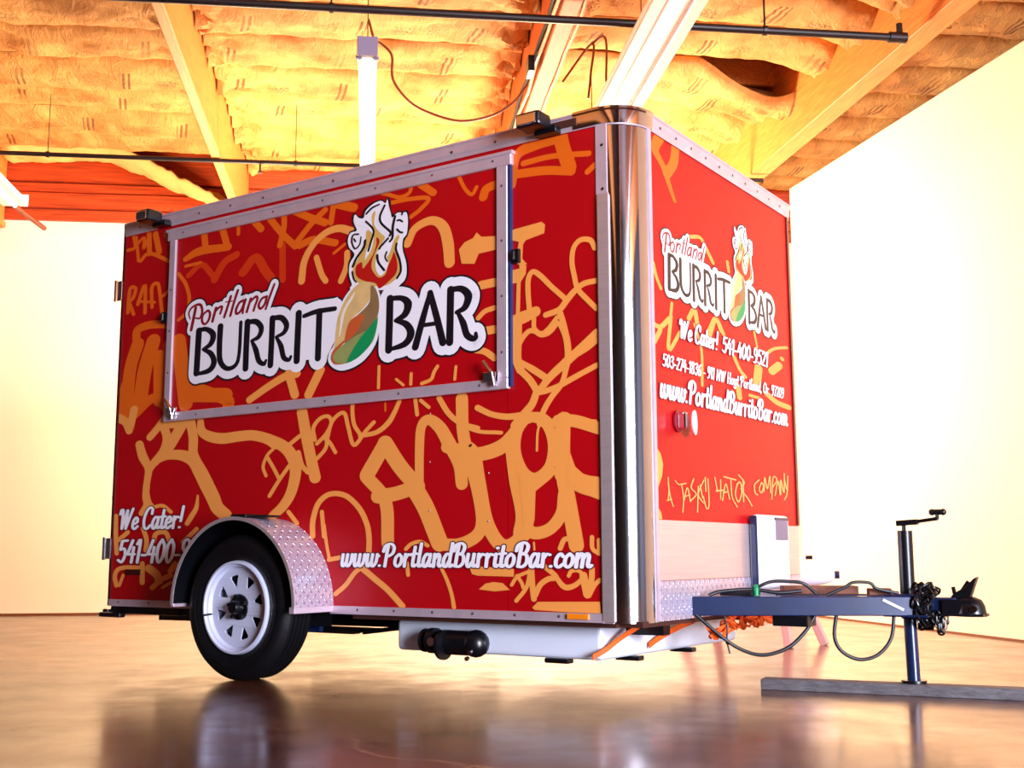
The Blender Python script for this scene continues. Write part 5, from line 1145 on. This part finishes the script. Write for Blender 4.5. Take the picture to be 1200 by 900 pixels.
# tie-down straps hanging over the tank front
def strap(pts, w_, label):
    mb = MB(); P = catmull([Vector(p) for p in pts], 6)
    vs = []
    for i, p in enumerate(P):
        vs += [(p.x, p.y, p.z - w_ / 2), (p.x, p.y, p.z + w_ / 2), (p.x + 0.004, p.y, p.z + w_ / 2), (p.x + 0.004, p.y, p.z - w_ / 2)]
    n = len(P); fs = []
    for i in range(n - 1):
        for j in range(4):
            a = i * 4 + j; b = i * 4 + (j + 1) % 4; fs.append((a, a + 4, b + 4, b))
    fs += [(0, 1, 2, 3), (4 * n - 1, 4 * n - 2, 4 * n - 3, 4 * n - 4)]
    return tag(mb.add(vs, fs).build('tie_strap', M_strap, None, smooth=False), label, 'strap')
strap([(-0.24, 0.06, 0.165), (-0.20, 0.10, 0.195), (-0.175, 0.17, 0.235), (-0.15, 0.27, 0.275), (-0.17, 0.34, 0.29)], 0.022, 'orange strap crossing the tank corner nearest the chrome post')
strap([(-0.205, 0.47, 0.185), (-0.195, 0.56, 0.215), (-0.17, 0.68, 0.25), (-0.15, 0.80, 0.275), (-0.17, 0.86, 0.29)], 0.024, 'orange strap across the front of the white tank')
# ------------------------------------------------------------------ loose things
# heap of orange strap under the drawbar, lying on the floor rail of the trailer front
mb = MB()
random.seed(11)
P = []
for k in range(60):
    t = k / 59
    P.append((0.06 + 0.03 * math.sin(k * 0.8), 0.50 + 0.62 * t + 0.03 * math.sin(k * 1.9), 0.225 + 0.045 * min(1, t * 3) + 0.022 * math.sin(k * 1.3) + 0.010 * math.sin(k * 0.47)))
o = mb.tube(P, [0.010 + 0.005 * math.sin(k * 0.7) for k in range(60)], 6, smooth=0).build('orange_strap_bundle', M_strap, None, smooth=True)
tag(o, 'bundled orange webbing tied beneath the drawbar', 'strap')
# baulk under the jack
a, b = Vector((0.16, 0.80, 0.022)), Vector((1.75, 1.09, 0.022))
o = MB().bar(a, b, 0.10, 0.044).build('timber_baulk', M_bar, None, bevel=0.004)
tag(o, 'long grey timber lying on the floor under the jack foot', 'timber')
# board across the drawbar
o = MB().bar((0.26, 0.79, 0.412), (0.53, 0.94, 0.412), 0.10, 0.034).build('wooden_board', M_timber, None, bevel=0.003)
tag(o, 'short brown board lying across the drawbar rails', 'board')
o = MB().bar((0.595, 0.885, 0.407), (0.675, 0.93, 0.407), 0.05, 0.028).build('wooden_block', M_timber, None, bevel=0.003)
tag(o, 'small reddish wood block near the jack on the drawbar', 'wood block')
# low bench behind
bench = empty('low_bench', (-0.75, 3.15, 0), 0.0)
tag(bench, 'low pink-brown wooden bench with splayed legs behind the drawbar', 'bench')
def bl(p): return (p[0] + 0.75, p[1] - 3.15, p[2])
for f, tp in (((-0.50, 2.84, 0.0), (-0.56, 2.90, 0.33)), ((-0.40, 3.19, 0.0), (-0.55, 3.20, 0.33)), ((-1.18, 3.31, 0.0), (-1.12, 3.30, 0.33)), ((-1.27, 2.96, 0.0), (-1.15, 3.0, 0.33))):
    MB().bar(bl((*f[:2], 0.0)), bl(tp), 0.05, 0.045, up=(0, 1, 0)).build('leg', M_pink, bench, bevel=0.006)
MB().bar(bl((-1.22, 3.13, 0.345)), bl((-0.46, 3.03, 0.345)), 0.34, 0.03).build('seat', M_pink, bench, bevel=0.006)
MB().bar(bl((-0.50, 3.16, 0.355)), bl((-0.60, 3.22, 0.57)), 0.05, 0.04, up=(0, 1, 0)).build('back_post', M_pink, bench, bevel=0.005)
# white jug with a dark grip on the bench
jug = empty('plastic_jug', (-0.42, 3.02, 0.36), 0.3)
tag(jug, 'white plastic jug lying on the bench behind the drawbar', 'jug')
mb = MB(); vs = []; rings = [(-0.13, 0.05, 0.04), (-0.11, 0.075, 0.062), (-0.02, 0.085, 0.072), (0.08, 0.08, 0.060), (0.13, 0.05, 0.042), (0.15, 0.02, 0.02)]
for x, ry, rz in rings:
    for k in range(16):
        an = 2 * PI * k / 16
        vs.append((x, ry * math.cos(an), 0.072 + rz * math.sin(an)))
fs = [(i * 16 + k, i * 16 + (k + 1) % 16, (i + 1) * 16 + (k + 1) % 16, (i + 1) * 16 + k) for i in range(5) for k in range(16)] + [tuple(range(16)), tuple(range(80, 96))]
mb.add(vs, fs).build('body', M_tank, jug, smooth=True)
MB().tube([(-0.06, 0, 0.13), (-0.05, 0, 0.165), (0.0, 0, 0.175), (0.05, 0, 0.165), (0.06, 0, 0.13)], 0.010, 8, smooth=4).build('handle', M_tank, jug, smooth=True)
MB().tube([(-0.02, 0, 0.175), (0.02, 0, 0.176)], 0.0125, 8).build('grip', M_dark, jug, smooth=True)
MB().tube([(0.14, 0, 0.072), (0.175, 0, 0.072)], 0.024, 14).build('cap', M_blue, jug, smooth=True)
for p in (bpy.data.objects):
    pass
